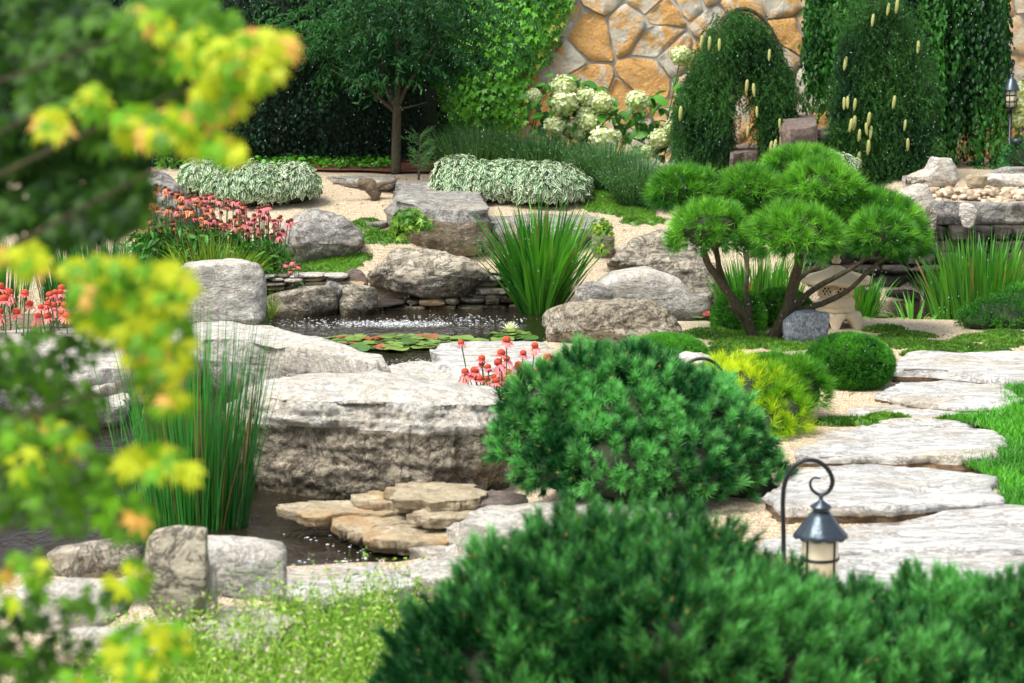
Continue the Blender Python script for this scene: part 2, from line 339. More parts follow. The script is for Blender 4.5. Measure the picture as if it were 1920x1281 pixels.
def stonewall_mat():
    m, t, p, out = newmat('wall_stone'); v = pos(t)
    a = N(t, 'ShaderNodeAttribute', attribute_name='tint')
    n1 = noise(t, v, 3.4, 7, 0.7, 0.8); n2 = noise(t, v, 16, 8, 0.7); n3 = noise(t, v, 70, 4, 0.7)
    ml = N(t, 'ShaderNodeMath', operation='MULTIPLY_ADD'); ml.inputs[1].default_value = 2.4; ml.inputs[2].default_value = -0.62; t.links.new(n1, ml.inputs[0]); ad = N(t, 'ShaderNodeMath', operation='ADD'); t.links.new(a.outputs['Fac'], ad.inputs[0]); t.links.new(ml.outputs[0], ad.inputs[1])
    base = mixc(t, (0.74, 0.70, 0.58), (0.88, 0.81, 0.64), n2)
    org = mixc(t, (0.84, 0.33, 0.02), (0.95, 0.56, 0.14), n2)
    f = ramp(t, [(0.58, (0, 0, 0)), (0.84, (1, 1, 1))], ad.outputs[0]).outputs[0]
    n22 = ramp(t, [(0.3, (0.5, 0.5, 0.5)), (0.6, (1, 1, 1))], n3).outputs[0]
    c = mixc(t, base, org, mixc(t, f, n22, 0.9, 'MULTIPLY'))
    c = mixc(t, c, (0.40, 0.17, 0.04), ramp(t, [(0.58, (0, 0, 0)), (0.72, (0.5, 0.5, 0.5))], n2).outputs[0])
    c = mixc(t, c, (0.70, 0.66, 0.56), ramp(t, [(0.28, (0.8, 0.8, 0.8)), (0.42, (0, 0, 0))], n2).outputs[0])
    t.links.new(c, p.inputs['Base Color']); p.inputs['Roughness'].default_value = 0.8
    nb = bump(t, n2, 1.0, 0.06); nb = bump(t, n3, 0.9, 0.012, nb); t.links.new(nb, p.inputs['Normal'])
    return m
M['wall_stone'] = stonewall_mat()
M['mortar'] = plain('grey_mortar', (0.40, 0.38, 0.33), 0.9, var=0.25, sc=20, bmp=0.6, dist=0.01)
def ground_mat():
    m, t, p, out = newmat('gravel_ground'); v = pos(t)
    vo = N(t, 'ShaderNodeTexVoronoi'); vo.inputs['Scale'].default_value = 85; t.links.new(v, vo.inputs['Vector'])
    sx = N(t, 'ShaderNodeSeparateColor'); t.links.new(vo.outputs['Color'], sx.inputs[0])
    c = ramp(t, [(0.0, (0.36, 0.27, 0.17)), (0.35, (0.52, 0.42, 0.28)), (0.7, (0.62, 0.53, 0.38)), (1.0, (0.72, 0.66, 0.54))], sx.outputs[0]).outputs[0]
    c = mixc(t, c, (0.25, 0.18, 0.11), ramp(t, [(0.42, (0, 0, 0)), (0.62, (0.55, 0.55, 0.55))], vo.outputs['Distance']).outputs[0])
    g = N(t, 'ShaderNodeSeparateXYZ'); t.links.new(v, g.inputs[0])
    mr = N(t, 'ShaderNodeMapRange'); mr.inputs['From Min'].default_value = -0.24; mr.inputs['From Max'].default_value = -0.19
    t.links.new(g.outputs[2], mr.inputs[0])
    c = mixc(t, (0.03, 0.022, 0.014), c, mr.outputs[0])
    t.links.new(c, p.inputs['Base Color']); p.inputs['Roughness'].default_value = 0.8
    iv = N(t, 'ShaderNodeMath', operation='SUBTRACT'); iv.inputs[0].default_value = 0.6; t.links.new(vo.outputs['Distance'], iv.inputs[1])
    t.links.new(bump(t, iv.outputs[0], 0.8, 0.008), p.inputs['Normal'])
    return m
M['ground'] = ground_mat()
M['soil'] = plain('dark_soil', (0.045, 0.032, 0.02), 0.95, var=0.5, sc=25, bmp=1.0, dist=0.02)
M['mulch'] = plain('red_brown_bark_mulch', (0.17, 0.055, 0.03), 0.9, var=0.7, sc=35, bmp=1.0, dist=0.03)
M['pebble'] = plain('beige_gravel', (0.56, 0.46, 0.32), 0.7, var=0.35, sc=60, bmp=0)
M['river_pebble'] = leafmat('river_pebbles', (0.30, 0.22, 0.15), (0.66, 0.55, 0.40), trans=0.0, rough=0.5)
M['lawn_soil'] = plain('lawn_base', (0.03, 0.10, 0.01), 0.9, var=0.4, sc=60, bmp=1.0, dist=0.01)
def water_mat():
    m, t, p, out = newmat('pond_water'); v = pos(t)
    p.inputs['Base Color'].default_value = (0.018, 0.014, 0.009, 1); p.inputs['Roughness'].default_value = 0.03; p.inputs['IOR'].default_value = 1.33
    p.inputs['Specular IOR Level'].default_value = 0.8
    n1 = noise(t, pos(t, (1, 0.5, 1)), 14, 4, 0.6, 0.5); n2 = noise(t, pos(t, (1, 0.6, 1)), 45, 3, 0.6)
    vo = N(t, 'ShaderNodeTexVoronoi'); vo.inputs['Scale'].default_value = 6; t.links.new(v, vo.inputs['Vector'])
    wv = N(t, 'ShaderNodeMath', operation='SINE'); ml = N(t, 'ShaderNodeMath', operation='MULTIPLY'); ml.inputs[1].default_value = 70
    t.links.new(vo.outputs['Distance'], ml.inputs[0]); t.links.new(ml.outputs[0], wv.inputs[0])
    nb = bump(t, n1, 0.55, 0.035); nb = bump(t, n2, 0.25, 0.008, nb); nb = bump(t, wv.outputs[0], 0.05, 0.01, nb)
    t.links.new(nb, p.inputs['Normal']); return m
M['water'] = water_mat()

# ------------------------------------------------------------------ terrain
WZ = -0.2
POND = np.array([[*on(px, py, WZ)[:2]] for px, py in [(-900, 574), (300, 590), (500, 588), (640, 578), (700, 571), (1000, 570), (1300, 566), (1600, 562), (2600, 560), (2600, 596), (1700, 604), (1560, 606), (1340, 612),
        (1290, 640), (1010, 656), (900, 690), (860, 720), (900, 800), (900, 900), (930, 960), (850, 1030), (760, 1062), (540, 1066), (300, 1075), (0, 1085), (-500, 1090), (-1400, 900)]])
def poly_sd(P, poly):
    """signed distance, negative inside"""
    A = poly; B = np.roll(poly, -1, 0); P = np.asarray(P, float)
    d = np.full(len(P), 1e9); ins = np.zeros(len(P), bool)
    for a, b in zip(A, B):
        e = b - a; wv = P - a; t = np.clip((wv @ e) / (e @ e), 0, 1)
        d = np.minimum(d, np.linalg.norm(wv - t[:, None] * e, axis=1))
        c = (a[1] > P[:, 1]) != (b[1] > P[:, 1])
        with np.errstate(divide='ignore', invalid='ignore'):
            xi = a[0] + (P[:, 1] - a[1]) * e[0] / (e[1] if e[1] != 0 else 1e-12)
        ins ^= c & (P[:, 0] < xi)
    return np.where(ins, -d, d)
def surf(x, y):
    z = np.interp(y, [0, 7.5, 9.0, 15.8, 17.4, 17.7, 18.1, 18.6, 19.0, 20.5, 22.0, 60], [0, 0, 0, 0, -0.02, 0.0, 0.1, 0.32, 0.45, 0.74, 0.86, 1.2])
    zr = np.interp(y, [17.7, 18.0, 18.14, 18.3, 20, 22, 60], [-0.1, -0.1, 0.60, 0.70, 0.78, 0.86, 1.2])
    k = sm(3.35, 3.75, x) * (y > 17.7)
    return z * (1 - k) + zr * k
def H0(x, y):
    x = np.asarray(x, float); y = np.asarray(y, float); sh = x.shape
    P = np.stack([x.ravel(), y.ravel()], -1)
    s = poly_sd(P, POND); z = surf(P[:, 0], P[:, 1])
    z = z + 0.018 * fbm(np.stack([P[:, 0] * 1.3, P[:, 1] * 1.3, P[:, 0] * 0], -1), 5, 3)
    near = (1 - sm(0.05, 0.55, s)) * (1 - sm(14.6, 15.4, P[:, 1])) * (1 - sm(0.7, 1.3, P[:, 0]))
    fore = (1 - sm(-0.4, 0.1, P[:, 0])) * (1 - sm(8.6, 9.2, P[:, 1]))
    back = sm(14.9, 15.7, P[:, 1]) * (P[:, 1] < 17.0) * sm(0.6, 1.1, P[:, 0])
    z = z - 0.16 * np.maximum(np.maximum(near, fore), back)
    k = sm(-0.22, 0.03, s)
    return (z * k + (-0.75) * (1 - k)).reshape(sh)
_hx = np.arange(-6, 7.5, 0.03); _hy = np.arange(4.5, 23.5, 0.03)
HM = H0(*np.meshgrid(_hx, _hy))
def H(x, y):
    x = np.asarray(x, float); y = np.asarray(y, float)
    fx = np.clip((x + 6) / 0.03, 0, len(_hx) - 1.001); fy = np.clip((y - 4.5) / 0.03, 0, len(_hy) - 1.001); i = fx.astype(int); j = fy.astype(int); u = fx - i; v = fy - j
    return (HM[j, i] * (1 - u) + HM[j, i + 1] * u) * (1 - v) + (HM[j + 1, i] * (1 - u) + HM[j + 1, i + 1] * u) * v
def gnd(px, py):
    px = np.atleast_1d(np.asarray(px, float)); py = np.atleast_1d(np.asarray(py, float))
    r = ray(px, py); out = np.zeros((len(px), 3)); done = np.zeros(len(px), bool)
    for Y in np.arange(5.0, 23.0, 0.05):
        t = Y / r[:, 1]; p = r * t[:, None]; p[:, 2] += CZ
        hit = (~done) & (p[:, 2] <= H(p[:, 0], p[:, 1]))
        out[hit] = p[hit]; done |= hit
        if done.all(): break
    out[~done] = p[~done]; out[:, 2] = H(out[:, 0], out[:, 1])
    return out
def inpoly_px(pts, n):
    """random points inside a photo-pixel polygon, dropped on the terrain"""
    pts = np.array(pts, float); lo, hi = pts.min(0), pts.max(0); got = []
    k = 0
    while k < n:
        q = rng.uniform(lo, hi, (n * 2, 2)); q = q[poly_sd(q, pts) < 0]; got.append(q); k += len(q)
    q = np.concatenate(got)[:n]; return q
def terrain():
    xs = np.concatenate([np.linspace(-30, -4, 14)[:-1], np.arange(-4, 5.4, 0.07), np.linspace(5.5, 30, 14)])
    ys = np.concatenate([np.linspace(-8, 5, 8)[:-1], np.arange(5, 22.5, 0.07), np.linspace(23, 60, 12)])
    X, Y = np.meshgrid(xs, ys); Z = H0(X, Y); V = np.stack([X, Y, Z], -1).reshape(-1, 3)
    nx, ny = len(xs), len(ys); i = np.arange(ny - 1)[:, None] * nx; j = np.arange(nx - 1)[None]
    F = np.stack([i + j, i + j + 1, i + nx + j + 1, i + nx + j], -1).reshape(-1, 4)
    o = build('ground', V, F, M['ground'], loc=(0, 0, 0), smooth=True); tag(o, kind='structure')
    wv = np.array([[-14, 6.5, WZ], [14, 6.5, WZ], [14, 18.4, WZ], [-14, 18.4, WZ]], float)
    # water sheet follows the pond outline
    Pw = np.column_stack([POND, np.full(len(POND), WZ)])
    o = build('pond_water', Pw, [np.arange(len(Pw))[None]], M['water'], loc=(0, 0, 0)); tag(o, kind='structure')
terrain()

# ------------------------------------------------------------------ rocks
def cubesphere(res):
    l = np.linspace(-1, 1, res + 1); a, b = np.meshgrid(l, l); a = a.ravel(); b = b.ravel(); o = np.ones_like(a); Vs, Fs = [], []
    i = np.arange(res)[:, None] * (res + 1); j = np.arange(res)[None]
    q = np.stack([i + j, i + j + 1, i + res + 2 + j, i + res + 1 + j], -1).reshape(-1, 4); n = 0
    for f in ((a, b, o), (b, a, -o), (o, a, b), (-o, b, a), (b, o, a), (a, -o, b)):
        Vs.append(np.stack(f, -1)); Fs.append(q + n); n += len(a)
    V = np.tan(np.concatenate(Vs) * math.pi / 4); F = np.concatenate(Fs)
    key = np.round(V, 5); _, idx, inv = np.unique(key, axis=0, return_index=True, return_inverse=True)
    return nrm(V[idx]), inv.ravel()[F]
_CS = {}
def boulder_geo(c, r, seed=0, res=44, p=15, planes=16, amp=0.045, freq=2.6, prof=None, tilt=0.0, strat=1.6, cut=(0.78, 1.12)):
    if res not in _CS: _CS[res] = cubesphere(res)
    D, F = _CS[res]; g = np.random.default_rng(seed)
    Nn = np.vstack([np.eye(3), -np.eye(3), nrm(g.normal(size=(planes, 3)))]); h = np.concatenate([np.ones(6), g.uniform(*cut, planes)])
    d = np.maximum(D @ Nn.T, 0) / h; rad = (d ** p).sum(1) ** (-1.0 / p)
    V = D * rad[:, None]
    r = np.asarray(r, float)
    W = V * r
    if prof is not None:                       # list of (u in -1..1, height factor)
        u, hh = np.array(prof).T; s = np.interp(V[:, 0], u, hh); W[:, 2] = np.where(W[:, 2] > 0, (W[:, 2] + r[2]) * s - r[2], W[:, 2])
    if tilt: W[:, 2] += tilt * W[:, 0]
    sc = float(np.cbrt(r.prod())) * 2
    Q = (W + seed * 3.7) / sc * freq; Q2 = Q * np.array([1, 1, strat])
    dsp = fbm(Q2, seed, 5, 0.52) * amp * sc + (1 - np.abs(vnoise(Q2 * 2.1, seed + 9))) * -amp * 0.5 * sc
    W = W + nrm(W / r) * dsp[:, None]
    return W + np.asarray(c, float), F
def boulder(label, x0, x1, yt, yb, Y, mat, depth=0.7, seed=0, name='boulder', cat='boulder', sink=0.3, group=None, zb=None, **kw):
    """x0..x1 photo pixels, yt top of silhouette, yb where it meets the ground, Y distance of its front"""
    wdt = (x1 - x0) * mpp(Y + depth * 0.4); dp = wdt * depth if depth < 3 else depth
    top = at((x0 + x1) / 2, yt, Y + dp * 0.5)[2]; bot = at((x0 + x1) / 2, yb, Y)[2] if zb is None else zb
    hh = top - bot; s = sink * hh; cx = at((x0 + x1) / 2, yb, Y + dp * 0.4)[0]
    V, F = boulder_geo((cx, Y + dp / 2, (top + bot - s) / 2), (wdt / 2 * 1.0, dp / 2, (hh + s) / 2), seed, **kw)
    o = build(name, V, F, M[mat], smooth=True); return tag(o, label, cat, group)
def resample(P, n):
    Q = np.vstack([P, P[:1]]); d = np.concatenate([[0], np.cumsum(np.linalg.norm(np.diff(Q, axis=0), axis=1))])
    t = np.linspace(0, d[-1], n, endpoint=False); return np.stack([np.interp(t, d, Q[:, k]) for k in range(P.shape[1])], -1)
def slab_geo(P, thick, seed=0, n=150, rough=0.03, topamp=0.015, side=7, rings=12, bulge=0.03, under=0.9, layered=True, dome=0.0, steps=1.0):
    P = np.asarray(P, float)
    A = 0.5 * np.sum(P[:, 0] * np.roll(P[:, 1], -1) - np.roll(P[:, 0], -1) * P[:, 1])
    if A < 0: P = P[::-1]
    size = math.sqrt(abs(A)); P = resample(P, n)
    for _ in range(max(1, n // 60)): P = (P + 0.5 * np.roll(P, 1, 0) + 0.5 * np.roll(P, -1, 0)) / 2
    c = P.mean(0); out = P - c
    jag = 1 + rough * 2 * fbm(np.column_stack([P[:, :2] * 7 / max(size, .3) * 1.0, np.zeros(n)]) + seed * 3.1, seed, 5, 0.6) 
    out[:, :2] *= jag[:, None]
    rings_l = []
    for k in range(side):                       # side from bottom up
        f = k / (side - 1); s = under + (1 + bulge - under) * math.sin(min(1, f * 1.15) * math.pi / 2) - (bulge * (f > 0.87))
        rings_l.append((s, -thick * (1 - f)))
    for k in range(1, rings):
        s_ = (1 - k / rings) ** 0.85 if k > 1 else 0.975
        rings_l.append((s_, dome * (1 - s_ ** 5) - dome * .4))
    V = []
    for s, dz in rings_l:
        q = c + out * np.array([s, s, 1 if s > 0.9 else s]); q[:, 2] = c[2] + out[:, 2] * s + dz; V.append(q)
    V.append((c[None])); V = np.vstack(V)
    m = len(rings_l); ns = side * n
    # noise
    Q = V / max(size, 0.3) * 3.0 + seed * 5.3
    nz = fbm(Q * np.array([1, 1, 2.5]), seed, 5 if n < 300 else 8, 0.6)
    dirv = np.zeros_like(V); dirv[:, :2] = nrm(V[:, :2] - c[:2])
    sidew = np.zeros(len(V)); sidew[n:ns] = 1; sidew[(side - 1) * n: side * n] = 0.6
    amp = min(thick * 0.35, size * 0.07)
    lay = (vnoise(np.column_stack([V[:, 0] * 1.5, V[:, 1] * 1.5, V[:, 2] * (26 if thick < .25 else 13)]), seed + 4)) if layered else 0
    V[:, :2] += dirv[:, :2] * ((nz * 0.7 + lay * 0.55) * amp * sidew)[:, None]
    topw = np.zeros(len(V)); topw[ns:] = 1; topw[(side - 1) * n: ns] = 0.8
    tn = fbm(np.column_stack([V[:, :2] / max(size, .3) * 3.2, np.zeros(len(V))]) + seed, seed + 2, 5, 0.5)
    step = np.floor((fbm(np.column_stack([V[:, 0] * 1.3, V[:, 1] * 2.4, V[:, 0] * 0]) + seed, seed + 7, 3) + 1) * 3) / 3 - 1
    V[:, 2] += topw * (tn * topamp + step * topamp * 0.6 * steps)
    i = np.arange(m - 1)[:, None] * n; j = np.arange(n)[None]; j2 = (j + 1) % n
    F = np.stack([i + j, i + j2, i + n + j2, i + n + j], -1).reshape(-1, 4)
    T = np.column_stack([(m - 1) * n + np.arange(n), (m - 1) * n + (np.arange(n) + 1) % n, np.full(n, m * n)])
    return V, [F, T, np.arange(n)[::-1][None]]
def slab(label, pts, z, thick, mat, name='flat_stone', cat='stone', b=0.0, Y0=None, seed=0, group=None, parent=None, smat=None, **kw):
    """pts: outline of its top in photo pixels; z height of the top, b slope of the top towards the back, Y0 distance where z holds"""
    a = z - b * (Y0 or 0)
    P = np.array([on(px, py, a, b) for px, py in pts])
    V, F = slab_geo(P, thick, seed, **kw)
    o = build(name, V, F, M[mat], parent, smooth=False)
    o.data.polygons.foreach_set('use_smooth', np.ones(len(o.data.polygons), bool)); 
    if smat:
        o.data.materials.append(M[smat]); mi = np.zeros(len(o.data.polygons), np.int32); mi[:max(1, int(kw.get('side', 7) * .8) - 1) * kw.get('n', 150)] = 1; mi[-1] = 1; o.data.polygons.foreach_set('material_index', mi)
    if parent is None: tag(o, label, cat, group)
    return o

# ------------------------------------------------------------------ foliage templates
def needle_tm(n, length, stem, w, spread=(25, 60), start=0.15, seed=1, bud=0.0, dome=False):
    g = np.random.default_rng(seed); V, F, T, ZF = [], [], [], []
    for k in range(n):
        z = stem * (start + (1 - start) * g.random()); a = g.uniform(0, 6.283); th = R(g.uniform(*spread)) * (1.0 - 0.55 * (z / max(stem, 1e-6)) ** 2 if not dome else 1)
        d = np.array([math.sin(th) * math.cos(a), math.sin(th) * math.sin(a), math.cos(th)]); L = length * g.uniform(0.75, 1.1)
        s = nrm(np.cross(d, g.normal(size=3))) * w / 2; b = np.array([0, 0, z])
        V += [b - s, b + s, b + d * L]; F.append([3 * k, 3 * k + 1, 3 * k + 2]); T += [0, 0, 0]; ZF += [z / max(stem, 1e-6)] * 3
    if bud:
        m = len(V); r = bud
        z0 = stem + length * 0.25
        V += [np.array([r, 0, z0]), np.array([-r / 2, r * .87, z0]), np.array([-r / 2, -r * .87, z0]), np.array([0, 0, z0 + 3.2 * r])]
        T += [2, 2, 2, 2]; ZF += [1] * 4; F += [[m, m + 1, m + 3], [m + 1, m + 2, m + 3], [m + 2, m, m + 3]]
    return np.array(V), np.array(F), np.array(ZF, float), np.array(T, float)
def leaf_tm(L=1.0, W=0.4, fold=0.12, droop=0.15):
    # outline with inner rib strip; y along the blade, attribute edge 0 middle 1 rim ; z axis = normal
    ys = [0, 0.22, 0.5, 0.78, 1.0]; ws = [0.02, 0.8, 1.0, 0.66, 0.0]; V, E = [], []
    for y, ww in zip(ys, ws):
        zz = -droop * y * y * L
        V.append((0, y * L, zz)); E.append(0.0)
        V.append((-ww * W / 2, y * L, zz + fold * ww * W)); E.append(1.0)
        V.append((ww * W / 2, y * L, zz + fold * ww * W)); E.append(1.0)
    F = []
    for k in range(4):
        a = 3 * k; F += [[a, a + 3, a + 4, a + 1], [a, a + 2, a + 5, a + 3]]
    return np.array(V, float), np.array(F), np.array(E)
def palmate_tm(lobes=((0, 1.0), (52, 0.82), (105, 0.5)), notch=0.42, curl=0.12, wid=15):
    pts = []
    ang = sorted([a for a, _ in lobes] + [-a for a, _ in lobes if a]); rr = {a: r for a, r in lobes}
    for k, a in enumerate(ang):
        r = rr[abs(a)]
        pts += [(a - wid, r * 0.62), (a, r), (a + wid, r * 0.62)]
        if k < len(ang) - 1: pts.append(((a + ang[k + 1]) / 2, notch * min(r, rr[abs(ang[k + 1])]) / 0.8))
    pts.append((180, 0.12))
    V = [(0, 0, 0)] + [(math.sin(R(a)) * r, math.cos(R(a)) * r, -curl * r * r + 0.03 * math.sin(R(a * 3))) for a, r in pts]
    n = len(pts); F = [[0, 1 + (k + 1) % n, 1 + k] for k in range(n)]
    return np.array(V, float), np.array(F), np.zeros(n + 1)
def leaf_frames(Nrm, down=0.0, roll=None):
    """z axis = normal, y axis tends downwards when down=1"""
    Nrm = nrm(Nrm); n = len(Nrm)
    t = rng.normal(size=(n, 3)); t[:, 2] -= down * 4
    Y = nrm(t - (t * Nrm).sum(1)[:, None] * Nrm); X = np.cross(Y, Nrm)
    return np.stack([X, Y, Nrm], -1)
def rand_dirs(n, up=0.0):
    d = rng.normal(size=(n, 3)); d = nrm(d); d[:, 2] += up; return nrm(d)
def shell(ells, n, zmin=-1e9, thick=0.12, upper=-0.35, lump=0.0, lf=9.0):
    """points and normals on the union of ellipsoids (c, r)"""
    C = np.array([e[0] for e in ells], float); Rr = np.array([e[1] for e in ells], float)
    A = (Rr[:, 0] * Rr[:, 1] + Rr[:, 0] * Rr[:, 2] + Rr[:, 1] * Rr[:, 2]); pr = A / A.sum(); Ps, Ns = [], []; tot = 0
    while tot < n:
        k = rng.choice(len(ells), n * 2, p=pr); d = rand_dirs(n * 2); ok = d[:, 2] > upper; k, d = k[ok], d[ok]
        s = 1 - thick * rng.random(len(k)) ** 1.5
        if lump: s = s * (1 + lump * fbm((C[k] + d * Rr[k]) * lf, 6, 2))
        P = C[k] + d * Rr[k] * s[:, None]; Nn = nrm(d / Rr[k])
        ins = np.zeros(len(P), bool)
        for m in range(len(ells)): ins |= ((((P - C[m]) / Rr[m]) ** 2).sum(1) < (1 - thick * 1.3) ** 2) & (k != m)
        ok = (~ins) & (P[:, 2] > zmin); Ps.append(P[ok]); Ns.append(Nn[ok]); tot += ok.sum()
    return np.concatenate(Ps)[:n], np.concatenate(Ns)[:n]
def core_geo(ells, s=0.8, seed=3):  # solid bodies added inside the foliage to stop light passing through
    if 10 not in _CS: _CS[10] = cubesphere(10)
    D, F = _CS[10]; parts = []
    for c, r in ells:
        r = np.asarray(r, float); V = np.asarray(c) + D * r * (s + 0.06 * fbm(D * 3 + c[0], seed, 2))[:, None]; parts.append((V, F))
    return merge(parts)
def clump_tint(P, sc=4.0, lo=0.0, hi=1.0, seed=2, rnd=0.35):
    return np.clip((lo + hi) / 2 + (hi - lo) * (0.6 * fbm(P * sc, seed, 3) + rng.uniform(-rnd, rnd, len(P))), 0.0, 1.05)
def px_ell(cx, cy, rx, ry, Y, depth=1.0):
    p = at(cx, cy, Y); s = mpp(Y); return (p, np.array([rx * s, rx * s * depth, ry * s]))
# ================================================================== BACK: wall, hedge, ivy
ISLAND = None
YW = 22.0
def clip(poly, n, d):                 # keep points with p.n <= d
    out = []
    for k in range(len(poly)):
        a, b = poly[k], poly[(k + 1) % len(poly)]; da, db = a @ n - d, b @ n - d
        if da <= 0: out.append(a)
        if da * db < 0: out.append(a + (b - a) * da / (da - db))
    return out
def stone_wall():
    x0, x1, z0, z1 = -1.1, 6.9, 0.6, 3.3
    t = thing('stone_wall', 'high garden wall of irregular cream and orange rust-stained stones in grey mortar', 'wall', (2.5, YW, 0.6))
    V = np.array([[x, y, z] for x in (-9.0, 9.0) for y in (YW, YW + 0.4) for z in (0.5, z1)])
    F = np.array([[0, 1, 5, 4], [2, 6, 7, 3], [0, 2, 3, 1], [4, 5, 7, 6], [1, 3, 7, 5], [0, 4, 6, 2]])
    build('mortar', V, F, M['mortar'], t)
    g = np.random.default_rng(5); S = []
    for i, x in enumerate(np.arange(x0 - .5, x1 + .5, 0.42)):
        for j, z in enumerate(np.arange(z0 - .5, z1 + .5, 0.38)):
            if g.random() < 0.14: continue
            S.append((x + g.uniform(-.20, .20), z + (0.2 if i % 2 else 0) + g.uniform(-.17, .17)))
            if g.random() < 0.2: S.append((x + g.uniform(.15, .3), z + g.uniform(.15, .3)))
    S = np.array(S)
    for k, s in enumerate(S):
        if not (x0 < s[0] < x1 and z0 < s[1] < z1): continue
        poly = [np.array(q) for q in ((x0, z0), (x1, z0), (x1, z1), (x0, z1))]
        for m in np.argsort(((S - s) ** 2).sum(1))[1:22]:
            n = S[m] - s; L = np.linalg.norm(n)
            if L < 0.1: continue
            n = n / L; poly = clip(poly, n, (S[m] + s) / 2 @ n - 0.013)
            if len(poly) < 3: break
        if len(poly) < 3: continue
        P = np.array(poly); P = P[[i for i in range(len(P)) if np.linalg.norm(P[i] - P[i - 1]) > 0.01]]
        if len(P) < 3: continue
        P = resample(P, 28); P = (P + 0.08 * np.roll(P, 1, 0) + 0.08 * np.roll(P, -1, 0)) / 1.16
        P += 0.010 * fbm(np.column_stack([P * 14, np.full(28, k)]), k, 2)[:, None]
        c = P.mean(0); d0 = g.uniform(0.014, 0.034); ta, tb = g.uniform(-.06, .06, 2)
        R_ = []
        for sc, dy in ((1.0, -0.01), (1.0, 0.65), (0.985, 0.9), (0.975, 1.0), (0.6, 1.02), (0.25, 1.0)):
            q = c + (P - c) * sc; y = YW - dy * d0 - (ta * (q[:, 0] - c[0]) + tb * (q[:, 1] - c[1])) * (dy > 0)
            if dy > .9: y = y - 0.012 * fbm(np.column_stack([q * 9, np.full(28, k)]), 3, 3)
            R_.append(np.column_stack([q[:, 0], y, q[:, 1]]))
        V = np.vstack(R_ + [np.array([[c[0], YW - d0, c[1]]])]); n = 28; m = 6
        i = np.arange(m - 1)[:, None] * n; j = np.arange(n)[None]; j2 = (j + 1) % n
        F = np.stack([i + j, i + n + j, i + n + j2, i + j2], -1).reshape(-1, 4)
        T = np.column_stack([(m - 1) * n + np.arange(n), np.full(n, m * n), (m - 1) * n + (np.arange(n) + 1) % n])
        build('stone', V, [F, T], M['wall_stone'], t, tint=float(g.choice([0.0, 0.08, 0.16, 0.24, 0.34, 0.5])), smooth=True)
stone_wall()

IVY_TM = palmate_tm(lobes=((0, 1.0), (48, 0.8), (112, 0.62)), notch=0.5, curl=0.18, wid=17)
def ivy():
    t = thing('climbing_ivy', 'bright green ivy climbing over the left part of the stone wall', 'ivy', (-0.4, YW - 0.1, 0.85))
    main = [(800, -70), (1075, -70), (1082, 10), (1052, 50), (1050, 95), (1010, 130), (1000, 150), (995, 190), (985, 235), (950, 262), (800, 275), (640, 275), (700, 100)]
    q = inpoly_px(main, 7000)
    e = -poly_sd(q, np.array(main, float)); keep = rng.random(len(q)) < np.clip(e / 45 + 0.25, 0, 1); keep |= False; q = q[keep]; e = e[keep]
    P = at(q[:, 0], q[:, 1], YW - 0.1 - 0.14 * rng.random(len(q)) * np.clip(e / 60, 0.2, 1))
    nn = np.column_stack([rng.normal(0, .35, len(q)), np.full(len(q), -1.0), rng.normal(.35, .3, len(q))])
    T = np.clip(0.25 + 0.55 * sm(700, 960, q[:, 0]) + 0.35 * fbm(np.column_stack([q / 40.0, q[:, :1] * 0]), 3, 3) + rng.uniform(-.22, .22, len(q)), 0, 1.1)  # darker towards the left: shade beside the tree put into the tint
    yl = (e < 22) & (rng.random(len(q)) < 0.25); T[yl] = rng.uniform(1.4, 1.9, yl.sum())
    S = rng.uniform(0.045, 0.085, len(q)); Fr = leaf_frames(nn, 1.0)
    order = np.argsort(P[:, 1] - 6 * (q[:, 0] > 850)); sel = order[:280]; rest = order[280:]
    V, F, TT, _ = scatter(IVY_TM, P[rest], Fr[rest], S[rest], T[rest]); tag(build('foliage', V, F, M['ivy'], t, tint=TT), kind='stuff')
    var = [build('leaf', IVY_TM[0], IVY_TM[1], M['ivy'], None, loc=(0, 0, 0), tint=v, link=False) for v in (.35, .5, .65, .8, .95, 1.05)]
    for k in sel:
        m = np.eye(4); m[:3, :3] = Fr[k] * S[k] * 1.1; m[:3, 3] = P[k]; inst('leaf', var[min(5, int(T[k] * 5.5))] if T[k] < 1.2 else var[5], t, m.tolist())
    st = []
    for k in range(26):
        a = rng.uniform(820, 1070); b = rng.uniform(-40, 200)
        st.append(tube(at(np.array([a, a - rng.uniform(10, 60), a - rng.uniform(40, 120)]), np.array([b, b + 40, b + rng.uniform(80, 160)]), YW - 0.09), [0.004, .006, .008], 4))
    V, F, _ = merge(st); build('vine_stems', V, F, M['bark'], t)
ivy()

